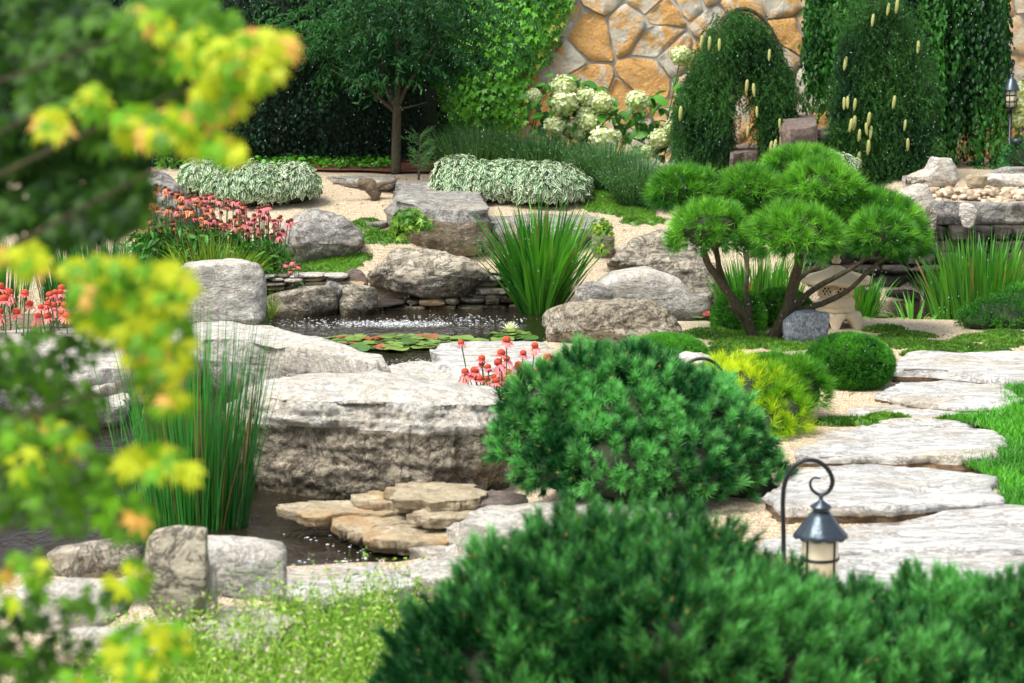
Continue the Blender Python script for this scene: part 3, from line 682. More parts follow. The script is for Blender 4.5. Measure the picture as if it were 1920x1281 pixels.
def hedge():
    t = thing('evergreen_hedge', 'tall very dark evergreen hedge along the wall behind the small tree', 'hedge', (-3.2, 21.4, 0.8))
    x0 = at(-700, 100, 21.3)[0]; x1 = at(850, 100, 21.3)[0]
    n = 42000; P = np.column_stack([rng.uniform(x0, x1, n), np.zeros(n), rng.uniform(0.8, 3.3, n)])
    bulge = 0.18 * fbm(np.column_stack([P[:, 0] * 1.6, P[:, 2] * 1.6, P[:, 0] * 0]), 8, 4); edge_ = sm(0, .7, x1 - P[:, 0])
    P[:, 1] = 21.9 - 0.55 * edge_ - bulge * edge_ - rng.random(n) ** 2 * 0.16
    keep = rng.random(n) < 0.35 + edge_; P = P[keep]; n = len(P); bulge = bulge[keep]
    nn = np.column_stack([rng.normal(0, .6, n), np.full(n, -1.0), rng.normal(.5, .5, n)])
    tm = leaf_tm(0.05, 0.024, 0.1, 0.2)
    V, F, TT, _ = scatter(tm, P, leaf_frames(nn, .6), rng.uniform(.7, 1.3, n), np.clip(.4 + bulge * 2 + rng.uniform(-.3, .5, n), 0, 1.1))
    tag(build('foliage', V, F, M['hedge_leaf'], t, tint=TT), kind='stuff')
    bx = np.array([[x, y, z] for x in (x0, x1 - .2) for y in (21.62, 21.98) for z in (0.7, 3.25)])
    build('light_block_core', bx, np.array([[0, 1, 5, 4], [2, 6, 7, 3], [0, 2, 3, 1], [4, 5, 7, 6], [1, 3, 7, 5], [0, 4, 6, 2]]), M['core'], t)  # solid dark box added inside the hedge, keeps light from passing
hedge()

# mulch strip and low ground cover under the hedge
def sheet_px(name, pts, mat, lift, kind='structure', dens=0.10, label=None):
    """sheet draped on the terrain, outline in photo pixels"""
    P = np.array([gnd(a, b)[0] for a, b in pts]); lo, hi = P.min(0), P.max(0)
    xs = np.arange(lo[0] - dens, hi[0] + dens, dens); ys = np.arange(lo[1] - dens, hi[1] + dens, dens)
    B = resample(P, 90)[:, :2]; c = B.mean(0); rings = [c + (B - c) * s for s in np.linspace(1, 0.06, 16)]
    V = np.vstack(rings); Z = H(V[:, 0], V[:, 1]) + lift; V = np.column_stack([V, Z]); n = 90
    i = np.arange(15)[:, None] * n; j = np.arange(n)[None]; j2 = (j + 1) % n
    F = np.stack([i + j, i + j2, i + n + j2, i + n + j], -1).reshape(-1, 4)
    return tag(build(name, V, [F, (15 * n + np.arange(n))[None]], M[mat], smooth=True), label, kind=kind)
sheet_px('mulch_bed', [(250, 292), (560, 322), (700, 326), (800, 330), (930, 322), (960, 300), (740, 285), (400, 278)], 'mulch', 0.03)
def ground_cover_row():
    n = 1500; px = rng.uniform(300, 745, n); Y = rng.uniform(20.9, 21.5, n); x = (px - 960) / FP * Y * 1.01
    P = np.column_stack([x, Y, H(x, Y) + rng.uniform(0.02, 0.11, n)])
    tm = leaf_tm(0.05, 0.035, 0.1, 0.2); V, F, T, _ = scatter(tm, P, leaf_frames(rand_dirs(n, 1.2)), rng.uniform(.7, 1.3, n), clump_tint(P, 4, .2, 1.0))
    tag(build('ground_cover_plants', V, F, M['ivy'], tint=T), 'low bright green leafy ground cover in front of the dark hedge', 'ground cover', kind='stuff')
ground_cover_row()

# ------------------------------------------------------------------ small multi-stemmed tree
def small_tree():
    Y = 20.7; t = thing('small_tree', 'slender grey-barked tree with fine feathery leaves in front of the hedge', 'tree', at(742, 318, Y))
    def br(pts, r0, r1, dy=0, n=16):
        P = spline([at(a, b, Y + dy * k / len(pts)) for k, (a, b) in enumerate(pts)], n); return tube(P, np.linspace(r0, r1, n), 8)
    parts = [br([(742, 325), (743, 260), (744, 205), (738, 188)], .055, .042), br([(740, 200), (728, 170), (720, 120), (717, 60), (722, -40)], .036, .02, .2), br([(744, 208), (746, 150), (745, 90), (752, 20), (750, -50)], .034, .016, -.3),
             br([(740, 210), (712, 185), (690, 165), (655, 150), (620, 130)], .022, .006, -.4), br([(747, 200), (762, 165), (790, 120), (815, 85), (830, 50)], .022, .008, -.3),
             br([(718, 150), (705, 110), (690, 60), (640, 20)], .014, .005, -.4), br([(746, 120), (775, 80), (800, 40), (850, 0)], .014, .005, .3), br([(742, 206), (770, 200), (800, 192)], .012, .004, -.2),
             br([(712, 186), (704, 140), (700, 100)], .013, .005, .2), br([(760, 170), (772, 150), (785, 110), (782, 60)], .012, .005, .3), br([(688, 164), (650, 120), (600, 90)], .01, .004, -.2)]
    V, F, _ = merge(parts); build('trunk', V, F, M['bark'], t, smooth=True)
    n = 620; c = np.column_stack([rng.normal(735, 105, n), rng.uniform(-70, 150, n)]); c = c[(c[:, 1] < 165 - np.abs(c[:, 0] - 735) * 0.25) & (c[:, 0] > 480) & (c[:, 0] < 980)]
    Cw = at(c[:, 0], c[:, 1], Y + rng.uniform(-.75, .5, len(c))); m = 22
    tm = leaf_tm(0.075, 0.018, 0.1, 0.25)
    D = nrm(np.column_stack([(c[:, 0] - 735) / 120 + rng.normal(0, .5, len(c)), rng.normal(-.3, .5, len(c)), rng.normal(-.15, .3, len(c))]))
    L = rng.uniform(.12, .3, len(c)); tt = np.linspace(0, 1, m)
    P = (Cw[:, None] + D[:, None] * (L[:, None] * tt)[..., None]); P[..., 2] -= 0.10 * tt ** 2; P = P.reshape(-1, 3) + rng.normal(0, .012, (len(c) * m, 3))
    base_t = np.clip(.35 + .5 * fbm(Cw * 2.5, 4, 2), 0, 1); T = np.clip(np.repeat(base_t, m) + rng.uniform(-.2, .25, len(P)), 0, 1.1)
    nn = np.column_stack([rng.normal(0, .5, len(P)), rng.normal(-.6, .4, len(P)), np.full(len(P), .8)])
    V, F, TT, _ = scatter(tm, P, leaf_frames(nn, .35), rng.uniform(.7, 1.3, len(P)), T); tag(build('crown', V, F, M['tree_leaf'], t, tint=TT), kind='stuff')
small_tree()

# ------------------------------------------------------------------ weeping trees
def strands(n, fx, ftop, fbot, Y, dy, seg=26, jig=0.03):
    """returns (n,seg,3) hanging polylines"""
    x = fx(n); top = ftop(x); bot = fbot(x); Yd = Y + rng.uniform(-dy, dy, n)
    tt = np.linspace(0, 1, seg); py = top[:, None] + (bot - top)[:, None] * tt; px = x[:, None] + rng.normal(0, 5, (n, 1)) * tt + 3 * np.sin(tt * rng.uniform(2, 7, (n, 1)) + rng.uniform(0, 6, (n, 1)))
    P = at(px.ravel(), py.ravel(), np.repeat(Yd, seg)).reshape(n, seg, 3); g = H(P[:, :, 0].ravel(), P[:, :, 1].ravel()).reshape(n, seg) + 0.04
    P[..., 2] = np.maximum(P[..., 2], g); return P
SPR_TM = needle_tm(26, 0.022, 0.075, 0.0035, (35, 70), 0.0, 4)
def spruce_mesh(P, per=1, down=1.2, spreadxy=0.7, size=1.0, tcl=2.5, hi=1.0):
    n, s, _ = P.shape; Q = np.repeat(P.reshape(-1, 3), per, 0); Q = Q + rng.normal(0, .02, Q.shape)
    D = nrm(np.column_stack([rng.normal(0, spreadxy, len(Q)), rng.normal(-.15, spreadxy, len(Q)), np.full(len(Q), -down) + rng.normal(0, .4, len(Q))]))
    return scatter(SPR_TM, Q, frames(D), rng.uniform(1.0, 1.7, len(Q)) * size, clump_tint(Q, tcl, -.1, hi))
def cone_parts(t, pts, Y):
    prof = [(0.001, 0), (0.012, -.006), (0.021, -.03), (0.024, -.08), (0.021, -.13), (0.012, -.17), (0.001, -.185)]
    V, F = lathe(prof, 10); V[:, 0] += 0.25 * V[:, 2] ** 2 * 2; me = build('cone', V, F, M['spruce_cone'], None, loc=(0, 0, 0), link=False, smooth=True)
    for px, py in pts:
        p = at(px, py - 16, Y - 0.42 + rng.uniform(-.06, .04)); m = Matrix.Translation(Vector(p)) @ Matrix.Rotation(rng.uniform(0, 6.28), 4, 'Z') @ Matrix.Rotation(rng.uniform(-.15, .15), 4, 'X') @ Matrix.Scale(rng.uniform(.6, .85), 4)
        inst('cone', me, t, m)
def weeping_spruce_1():
    Y = 20.4; t = thing('weeping_spruce', 'arching weeping spruce with a wide gap under its arch and pale hanging cones', 'tree', at(1345, 318, Y))
    xs = [1268, 1290, 1315, 1340, 1370, 1400, 1430, 1455, 1478]; tp = [190, 120, 60, 30, 18, 20, 40, 80, 130]
    ar = spline([at(a, b, Y) for a, b in [(1345, 330), (1338, 230), (1340, 120), (1352, 50), (1372, 24), (1398, 17), (1425, 30), (1448, 58), (1468, 100)]], 40)
    V, F = tube(ar, np.linspace(.05, .012, 40), 8); build('trunk', V, F, M['bark'], t, smooth=True)
    def bot(x): return np.where(x < 1368, rng.uniform(250, 322, len(x)), np.where(x < 1424, rng.uniform(90, 215, len(x)), rng.uniform(225, 305, len(x))))
    P1 = strands(330, lambda n: rng.uniform(1268, 1482, n) , lambda x: np.interp(x, xs, tp) + rng.uniform(-4, 40, len(x)), bot, Y, .34)
    P2 = strands(120, lambda n: rng.uniform(1268, 1370, n), lambda x: np.interp(x, xs, tp) + rng.uniform(30, 160, len(x)), lambda x: rng.uniform(290, 325, len(x)), Y, .38)
    P1 = np.concatenate([P1, strands(190, lambda n: rng.uniform(1426, 1486, n), lambda x: np.interp(x, xs, tp) + rng.uniform(-6, 30, len(x)), lambda x: rng.uniform(225, 310, len(x)), Y, .34), strands(60, lambda n: rng.uniform(1370, 1430, n), lambda x: np.interp(x, xs, tp) + rng.uniform(-6, 12, len(x)), lambda x: rng.uniform(60, 150, len(x)), Y, .3)])
    a = spruce_mesh(P1); b = spruce_mesh(P2); 
    sp = at(np.array([1300, 1290, 1475, 1480, 1330, 1310]), np.array([40, 44, 140, 143, 60, 34]), Y - .2)
    P3 = np.stack([sp + np.array([s * d, 0, 0.02 * s]) for s in np.linspace(0, .1, 5) for d in [0]], 1)
    V, F, T = merge([(a[0], a[1], a[2]), (b[0], b[1], b[2])]); tag(build('foliage', V, F, M['spruce'], t, tint=T), kind='stuff')
    cone_parts(t, [(1317, 82), (1331, 84), (1349, 88), (1443, 108), (1413, 172), (1401, 165), (1419, 215), (1277, 215), (1462, 238), (1403, 252), (1447, 280), (1455, 277), (1465, 270)], Y)
weeping_spruce_1()
def weeping_spruce_2():
    Y = 19.8; t = thing('weeping_spruce', 'tall columnar weeping spruce with pale cones, right of the arching one', 'tree', at(1660, 345, Y))
    V, F = tube(spline([at(a, b, Y) for a, b in [(1662, 350), (1655, 200), (1662, 80), (1640, -60)]], 24), np.linspace(.06, .02, 24), 8); build('trunk', V, F, M['bark'], t, smooth=True)
    ys = [-60, 0, 60, 150, 250, 300, 360]; xl = [1615, 1590, 1575, 1563, 1570, 1575, 1600]; xr = [1670, 1700, 1722, 1735, 1745, 1770, 1700]
    def fx(n): return rng.uniform(1564, 1750, n)
    def top(x): c = 1655; return np.clip((np.abs(x - c) / 95) ** 1.7 * 180 - 60, -60, 230) + rng.uniform(-10, 90, len(x))
    P = strands(480, fx, top, lambda x: np.where(x < 1590, rng.uniform(230, 300, len(x)), rng.uniform(290, 375, len(x))), Y, .38, 28)
    a = spruce_mesh(P); s = at(np.array([1550, 1560, 1570, 1565, 1590, 1610, 1730, 1738, 1600, 1625, 1680, 1660, 1750, 1765]), np.array([28, 34, 38, 52, 10, 6, 24, 45, 40, 20, 10, 5, 270, 282]), Y - .35)
    Q = (s[:, None] + rng.normal(0, .05, (len(s), 14, 3))).reshape(-1, 3); D = nrm(np.column_stack([rng.normal(0, 1, len(Q)), rng.normal(-.5, .3, len(Q)), rng.normal(.1, .4, len(Q))]))
    b = scatter(SPR_TM, Q, frames(D), rng.uniform(1, 1.6, len(Q)), rng.uniform(.9, 1.15, len(Q)))
    V, F, T = merge([(a[0], a[1], a[2]), (b[0], b[1], b[2])]); tag(build('foliage', V, F, M['spruce'], t, tint=T), kind='stuff')
    cone_parts(t, [(1587, 122), (1604, 200), (1603, 232), (1583, 198), (1590, 196), (1631, 226), (1634, 252), (1612, 258), (1597, 238), (1629, 278), (1612, 300), (1678, 195), (1722, 92), (1698, 240), (1702, 275), (1667, 22), (1683, 14), (1638, 42), (1624, 246)], Y)
weeping_spruce_2()
def weeping_leafy():
    Y = 21.1; t = thing('weeping_tree', 'weeping tree with long curtains of dark glossy leaves behind the columnar spruce', 'tree', at(1700, 325, Y))
    V, F = tube(spline([at(a, b, Y) for a, b in [(1720, 340), (1712, 200), (1700, 60), (1690, -80)]], 20), np.linspace(.08, .05, 20), 8); build('trunk', V, F, M['bark'], t, smooth=True)
    P1 = strands(170, lambda n: rng.uniform(1510, 1660, n), lambda x: rng.uniform(-110, -20, len(x)), lambda x: rng.uniform(100, 225, len(x)), Y, .3, 60)
    P2 = strands(330, lambda n: rng.uniform(1660, 1888, n), lambda x: rng.uniform(-110, -20, len(x)), lambda x: np.where(x > 1735, rng.uniform(120, 345, len(x)), 300), Y, .42, 80)
    P = np.concatenate([P1.reshape(-1, 3), P2.reshape(-1, 3)]) + rng.normal(0, .022, (170 * 60 + 330 * 80, 3)); n = len(P)
    nn = np.column_stack([rng.normal(0, .7, n), np.full(n, -1.0), rng.normal(.4, .4, n)])
    T = clump_tint(P * np.array([1, 1, .3]), 3.0, -.05, .9)
    V, F, TT, _ = scatter(leaf_tm(.062, .027, .1, .2), P, leaf_frames(nn, 1.1), rng.uniform(.7, 1.25, n), T); tag(build('crown', V, F, M['weeping_leaf'], t, tint=TT), kind='stuff')
weeping_leafy()

# ------------------------------------------------------------------ hydrangeas
def floret_head(r):
    n = 230; D = rand_dirs(n); fl = np.array([[-.5, 0, .12], [0, -.5, 0], [.5, 0, .12], [0, .5, 0], [0, 0, .05]]) * 0.030; f = np.array([[0, 1, 4], [1, 2, 4], [2, 3, 4], [3, 0, 4]])
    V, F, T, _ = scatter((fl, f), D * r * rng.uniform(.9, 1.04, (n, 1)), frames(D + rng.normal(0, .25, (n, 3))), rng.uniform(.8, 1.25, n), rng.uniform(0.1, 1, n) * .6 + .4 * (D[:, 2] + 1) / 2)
    cv, cf = cubesphere(5); V2, F2, T2 = merge([(V, F, T), (cv * r * .86, np.column_stack([cf[:, [0, 1, 2]]]), np.full(len(cv), .0)), (cv * r * .86, np.column_stack([cf[:, [0, 2, 3]]]), np.full(len(cv), .0))])
    return V2, F2, T2
HYD = []
for k in range(4):
    V, F, T = floret_head(0.1); HYD.append(build('flower_head', V, F, M['hyd_flower'], None, loc=(0, 0, 0), tint=T, link=False))
HLEAF = [build('leaf', *leaf_tm(.16, .10, .12, .25)[:2], M['hyd_leaf'], None, loc=(0, 0, 0), tint=v, link=False, smooth=True) for v in (.1, .35, .6, .9)]
def hydrangea(label, heads, leaves, nl, Y, base):
    t = thing('hydrangea', label, 'shrub', at(*base, Y), 'hydrangeas along the wall'); b0 = at(*base, Y); b0[2] = H(b0[0], b0[1]); st = []
    for x, y, r in heads:
        p = at(x, y, Y - rng.uniform(.05, .2)); s = r * mpp(Y) / 0.1; m = Matrix.Translation(Vector(p)) @ Matrix.Rotation(rng.uniform(0, 6), 4, 'Z') @ Matrix.Diagonal((s, s, s * .9, 1)); inst('flower_head', HYD[rng.integers(4)], t, m)
        st.append(tube(spline([b0, (b0 + p) / 2 + np.array([0, .05, -.1]), p], 8), .007, 5))
    V, F, _ = merge(st); tag(build('stems', V, F, M['stem_green'], t), kind='stuff')
    q = inpoly_px(leaves, nl)
    for x, y in q:
        p = at(x, y, Y + rng.uniform(-.12, .28)); d = Vector((rng.normal(0, .6), rng.normal(-.5, .4), 1.0)).normalized(); Fm = leaf_frames(np.array([d]), .5)[0] * rng.uniform(.7, 1.15)
        m = np.eye(4); m[:3, :3] = Fm; m[:3, 3] = p; inst('leaf', HLEAF[rng.integers(4)], t, m.tolist())
hydrangea('big hydrangea crowded with creamy lime flower globes against the stone wall', [(1056, 163, 24), (1058, 192, 26), (1001, 180, 15), (1098, 181, 21), (1128, 193, 23), (1098, 210, 20), (1102, 228, 24), (1042, 236, 22), (1072, 240, 16), (1085, 250, 14), (1130, 260, 26), (1153, 256, 14)],
          [(1010, 150), (1060, 135), (1130, 160), (1165, 190), (1175, 250), (1120, 280), (1040, 270), (1000, 240), (995, 190)], 190, 20.9, (1085, 318))
hydrangea('sparser hydrangea with one high flower globe, just left of the arching spruce', [(1195, 190, 22), (1277, 105, 20), (1236, 260, 20), (1263, 240, 18), (1212, 284, 13)],
          [(1170, 200), (1200, 175), (1240, 180), (1285, 120), (1290, 260), (1240, 300), (1170, 280)], 105, 21.0, (1225, 320))
hydrangea('white hydrangea at the far right edge beside the lamp post', [(1905, 170, 20), (1918, 195, 22), (1908, 222, 18), (1935, 230, 20)], [(1885, 150), (1990, 150), (1990, 290), (1880, 290)], 60, 21.2, (1925, 320))

# ------------------------------------------------------------------ lavender, seedlings, euonymus
def lavender(label, cx, w_, Y, h, n=1300, seed=0, tip=0.3):
    c = at(cx, 300, Y); rw = w_ / 2 * mpp(Y); a = rng.uniform(0, 6.283, n); r = np.sqrt(rng.random(n)) * .55
    B = np.column_stack([c[0] + np.cos(a) * r * rw, Y + np.sin(a) * r * rw * .8, np.zeros(n)]); B[:, 2] = H(B[:, 0], B[:, 1])
    L = h * rng.uniform(.55, 1.1, n); V, F, k = blades(B, a + rng.normal(0, .4, n), L, r * 1.1 + .05, rng.uniform(-.1, .25, n), np.full(n, .009), 5)
    tt = np.repeat(clump_tint(B, 5, .1, 1.0), k)
    tips = rng.random(n) < tip; Vr = V.reshape(n, k, 3); T = tt.reshape(n, k); T[tips, -3:] = 1.5
    t = build('lavender', V, F, M['lavender'], tint=T.ravel()); tag(t, label, 'shrub', 'lavender clumps under the wall')
    m = n * 5; i = rng.integers(0, n, m); u = rng.integers(1, 5, m) * 2; P = Vr[i, u] + rng.normal(0, .006, (m, 3))
    V2, F2, T2, _ = scatter(leaf_tm(.032, .006), P, leaf_frames(rand_dirs(m, .3)), rng.uniform(.7, 1.2, m), rng.uniform(.1, 1, m)); tag(build('foliage', V2, F2, M['lavender'], t, tint=T2), kind='stuff')
lavender('feathery green lavender clump below the ivy, left of the big hydrangea', 885, 170, 20.8, .52, tip=.05)
lavender('soft lavender clump directly below the big hydrangea flowers', 1010, 160, 20.5, .50, tip=.12)
lavender('lavender clump right behind the variegated shrub, under the lime flower globes', 1140, 150, 20.0, .52, tip=.2)
lavender('grey-green lavender with purple tips beside the topiary pine', 1205, 130, 19.4, .50, tip=.4)
def seedling_spruce():
    Y = 20.2; t = thing('spruce_seedling', 'small pale blue-green young fir beside the slender tree trunk', 'tree', at(785, 335, Y)); Ps, Ds = [], []
    V, F = tube(spline([at(785, 338, Y), at(787, 290, Y), at(790, 250, Y)], 8), [.012] * 7 + [.004], 6); build('trunk', V, F, M['bark'], t)
    for k in range(34):
        y = rng.uniform(255, 325); s = rng.choice([-1, 1]); L = rng.uniform(8, 30); tt = np.linspace(0, 1, 9)
        px = 787 + s * L * tt; py = y - 14 * tt; p = at(px, py, Y + rng.uniform(-.18, .15)); Ps.append(p); Ds.append(np.tile([s * .8, rng.normal(0, .3), .35], (9, 1)))
    P = np.concatenate(Ps); V, F, T, _ = scatter(SPR_TM, P, frames(np.concatenate(Ds) + rng.normal(0, .5, (len(P), 3))), .7, rng.uniform(.3, 1.0, len(P))); tag(build('foliage', V, F, M['lavender'], t, tint=T), kind='stuff')
seedling_spruce()
def leafy_bush(name, label, ells, n, mat, tm, size, zmin=None, cat='shrub', group=None, down=.2, tlo=.0, thi=1.0, thick=.14, cs=.84, up=.25, part='foliage', tsc=5, noise_n=.45, upper=-.35):
    c0 = np.array(ells[0][0]); t = thing(name, label, cat, (c0[0], c0[1], H(c0[0], c0[1])), group)
    P, Nn = shell(ells, n, zmin if zmin is not None else H(c0[0], c0[1]) + .01, thick, upper); Nn = nrm(Nn + rng.normal(0, noise_n, Nn.shape) + np.array([0, 0, up]))
    tm3 = tm if isinstance(tm, tuple) else tm
    V, F, T, E = scatter(tm3, P, leaf_frames(Nn, down), rng.uniform(.7, 1.25, len(P)) * size, clump_tint(P, tsc, tlo, thi)); tag(build(part, V, F, M[mat], t, tint=T, edge=E), kind='stuff')
    V, F, _ = merge([core_geo(ells, cs)]); build('light_block_core', V, F, M['core'], t, smooth=True); return t
EU_TM = leaf_tm(.068, .029, .12, .3)
leafy_bush('variegated_shrub', 'rounded white-edged variegated shrub behind the coneflowers', [px_ell(480, 352, 100, 48, 19.6, .8), px_ell(395, 335, 60, 42, 19.8, .9), px_ell(550, 345, 50, 42, 19.5, .9)], 7800, 'euonymus', EU_TM, 1.0, group='variegated shrubs', down=.5, noise_n=.6)
leafy_bush('variegated_shrub', 'wide white-edged variegated shrub behind the iris clump', [px_ell(900, 348, 92, 48, 19.7, .8), px_ell(1020, 352, 88, 50, 19.6, .85), px_ell(960, 345, 90, 45, 19.7, .8), px_ell(860, 325, 45, 35, 19.7, 1)], 9600, 'euonymus', EU_TM, 1.0, group='variegated shrubs', down=.5, noise_n=.6)
leafy_bush('variegated_shrub', 'small whitish variegated shrub just showing behind the top of the topiary pine', [px_ell(1560, 308, 50, 22, 18.2, .8)], 1500, 'euonymus', EU_TM, .9, group='variegated shrubs', down=.3)

# ------------------------------------------------------------------ lamp post, spot lamp
def lamp_post():
    Y = 19.6; s = mpp(Y); b = at(1891, 320, Y); b[2] = H(b[0], b[1]); t = thing('lamp_post', 'tall black garden lamp post with a caged glass lantern by the wall', 'lamp', b)
    def zz(y): return at(1891, y, Y)[2]
    V, F = lathe([(.035, 0), (.035, .05), (.018, .07), (.015, zz(204) - b[2])], 12, b); build('post', V, F, M['iron'], t, smooth=True)
    c = np.array([b[0], b[1], 0.0])
    V, F = lathe([(.03, zz(207)), (.055, zz(203)), (.055, zz(200))], 16, c); build('lamp_base', V, F, M['iron'], t)
    V, F = lathe([(.045, zz(200)), (.052, zz(170))], 16, c); build('lamp_glass', V, F, M['frosted'], t, smooth=True)
    ps = []
    for k in range(6):
        a = k * math.pi / 3; q = c + np.array([.055 * math.cos(a), .055 * math.sin(a), 0]); ps.append(tube([q + [0, 0, zz(201)], q + [0, 0, zz(169)]], .004, 4))
    for y in (192, 180): V, F = lathe([(.054, zz(y)), (.058, zz(y) + .006), (.054, zz(y) + .012)], 16, c); ps.append((V, F))
    V, F, _ = merge(ps); build('cage', V, F, M['iron'], t)
    V, F = lathe([(.085, zz(170)), (.08, zz(168)), (.04, zz(150)), (.018, zz(146)), (.02, zz(142)), (.006, zz(138))], 16, c); build('lamp_roof', V, F, M['blued_iron'], t, smooth=True)
    V, F = tube(spline([c + [0, 0, zz(140)], c + [.0, 0, zz(130)], c + [.02, 0, zz(118)], c + [-.0, 0, zz(112)], c + [-.03, 0, zz(120)]], 16), .008, 6); build('hook', V, F, M['iron'], t)
    b2 = at(1904, 325, Y - .3); b2[2] = H(b2[0], b2[1]); t2 = thing('solar_spot_lamp', 'small dark spike lamp standing below the lamp post', 'lamp', b2)
    z2 = at(1904, 272, Y - .3)[2]
    V, F = lathe([(.012, 0), (.012, z2 - b2[2])], 8, b2); build('spike', V, F, M['iron'], t2)
    V, F = lathe([(.02, z2), (.05, z2 + .01), (.055, z2 + .05), (.04, z2 + .06)], 14, (b2[0], b2[1], 0)); build('lamp_head', V, F, M['blued_iron'], t2, smooth=True)
lamp_post()
# ================================================================== ROCKS
G1 = 'boulders around the pond'
# behind the spruces
slab('blocky reddish-grey stone standing upright between the two spruces', [(1468, 222), (1490, 214), (1530, 216), (1532, 236), (1475, 240)], 1.35, .55, 'reddish_rock', seed=2, Y0=20.6, n=90)
slab('lower step of reddish-grey stone between the two spruces', [(1462, 240), (1500, 236), (1570, 240), (1572, 250), (1500, 256), (1464, 252)], 1.2, .45, 'reddish_rock', seed=3, Y0=20.2, n=90)
slab('dark grey stone half hidden under the arching spruce', [(1368, 275), (1400, 268), (1425, 272), (1422, 284), (1370, 288)], 1.02, .3, 'reddish_rock', seed=4, n=80)
# right waterfall ledge
boulder('angular pale grey boulder on top of the waterfall ledge', 1696, 1812, 296, 352, 18.75, 'pale_rock', .7, 21, group=G1, p=14, amp=.03, prof=[(-1, .6), (-.3, .75), (-.1, 1.05), (.5, 1.0), (1, .55)])
boulder('pale flat-topped boulder at the left end of the waterfall ledge', 1676, 1757, 342, 388, 17.95, 'pale_rock', .8, 22, group=G1, p=16, amp=.03, zb=.5)
boulder('small rust-brown stone beside the angular pale boulder', 1811, 1850, 325, 352, 18.5, 'gold_rock', .8, 23, p=16, amp=.02)
boulder('long pale stone behind the pebble bed at the right edge', 1840, 1960, 326, 350, 18.6, 'pale_rock', .5, 24, p=14, amp=.03)
boulder('flat grey stone resting on the long pale stone at the right edge', 1856, 1965, 312, 328, 18.95, 'grey_rock', .5, 25, p=14, amp=.03, sink=.1)
slab('long dark weathered ledge stone over the dark wall', [(1728, 368), (1800, 366), (1900, 366), (2080, 368), (2080, 378), (1900, 380), (1800, 380), (1735, 380)], .67, .2, 'grey_rock', 'ledge_stone', seed=31, n=160, under=.97)
boulder('round pale stone leaning on the front of the dark ledge', 1798, 1833, 379, 413, 17.62, 'pale_rock', .7, 26, p=8, zb=.44, sink=0)
boulder('small pale stone wedged below the left end of the ledge', 1722, 1756, 386, 420, 17.7, 'tan_rock', .7, 27, p=12, zb=.38, sink=0)
def pebble_bed():
    t = thing('pebble_bed', 'bed of loose beige river pebbles on the waterfall ledge', 'pebbles', at(1840, 362, 18.35)); me = []
    for k in range(6):
        V, F = boulder_geo((0, 0, 0), (.035, .028, .019), 60 + k, 4, p=12, planes=6, amp=.02); me.append(build('pebble', V, F, M['river_pebble'], None, loc=(0, 0, 0), tint=k / 5, link=False))
    for k in range(230):
        x = at(rng.uniform(1752, 2040), 360, 18.3)[0]; y = rng.uniform(18.12, 18.62); z = H(x, y) + .015 + .025 * rng.random()
        inst('pebble', me[rng.integers(6)], t, Matrix.Translation((x, y, z)) @ Matrix.Rotation(rng.uniform(0, 6), 4, 'Z') @ Matrix.Rotation(rng.uniform(-.5, .5), 4, 'X') @ Matrix.Scale(rng.uniform(.7, 1.35), 4))
pebble_bed()
def course_wall(name, label, x0, x1, z0, z1, Yf, rows, avg, mats, seed, dep=.25, jit=.05, Yr=None):
    """dry stone wall, every stone a part; x in photo px at its distance; Yr optional right-end distance"""
    g = np.random.default_rng(seed); Yr = Yr or Yf; X0, X1 = at(x0, 500, Yf)[0], at(x1, 500, Yr)[0]
    t = thing(name, label, 'wall', ((X0 + X1) / 2, (Yf + Yr) / 2, z0)); zs = z0 + (z1 - z0) * np.concatenate([[0], np.cumsum(g.uniform(.7, 1.3, rows))]) ; zs = z0 + (zs - z0) / (zs[-1] - z0) * (z1 - z0)
    for r in range(rows):
        x = X0 - g.uniform(0, avg * .5)
        while x < X1:
            wd = avg * g.uniform(.5, 1.5); h = zs[r + 1] - zs[r]; y = Yf + (Yr - Yf) * (x - X0) / (X1 - X0) + g.uniform(-jit, jit) 
            V, F = boulder_geo((x + wd / 2, y + dep / 2, zs[r] + h / 2), (wd / 2 * .985, dep / 2, h / 2 * .97), int(g.integers(1e6)), 7, p=22, planes=7, amp=.015, freq=3, cut=(.95, 1.25))
            build('stone', V, F, M[mats[int(g.integers(len(mats)))]], t, smooth=False); x += wd
    return t
_ww = course_wall('waterfall_wall', 'dark wet stacked stone wall under the ledge at the right', 1520, 2080, -.35, .47, 17.75, 7, .34, ['dark_rock', 'dark_rock', 'dark_rock'], 4, dep=.3)
_bx = np.array([[x, y, z] for x in (at(1610, 500, 18)[0], at(2080, 500, 18)[0]) for y in (17.98, 18.12) for z in (-.5, .46)])
build('wall_backing', _bx, np.array([[0, 1, 5, 4], [2, 6, 7, 3], [0, 2, 3, 1], [4, 5, 7, 6], [1, 3, 7, 5], [0, 4, 6, 2]]), M['dark_rock'], _ww)
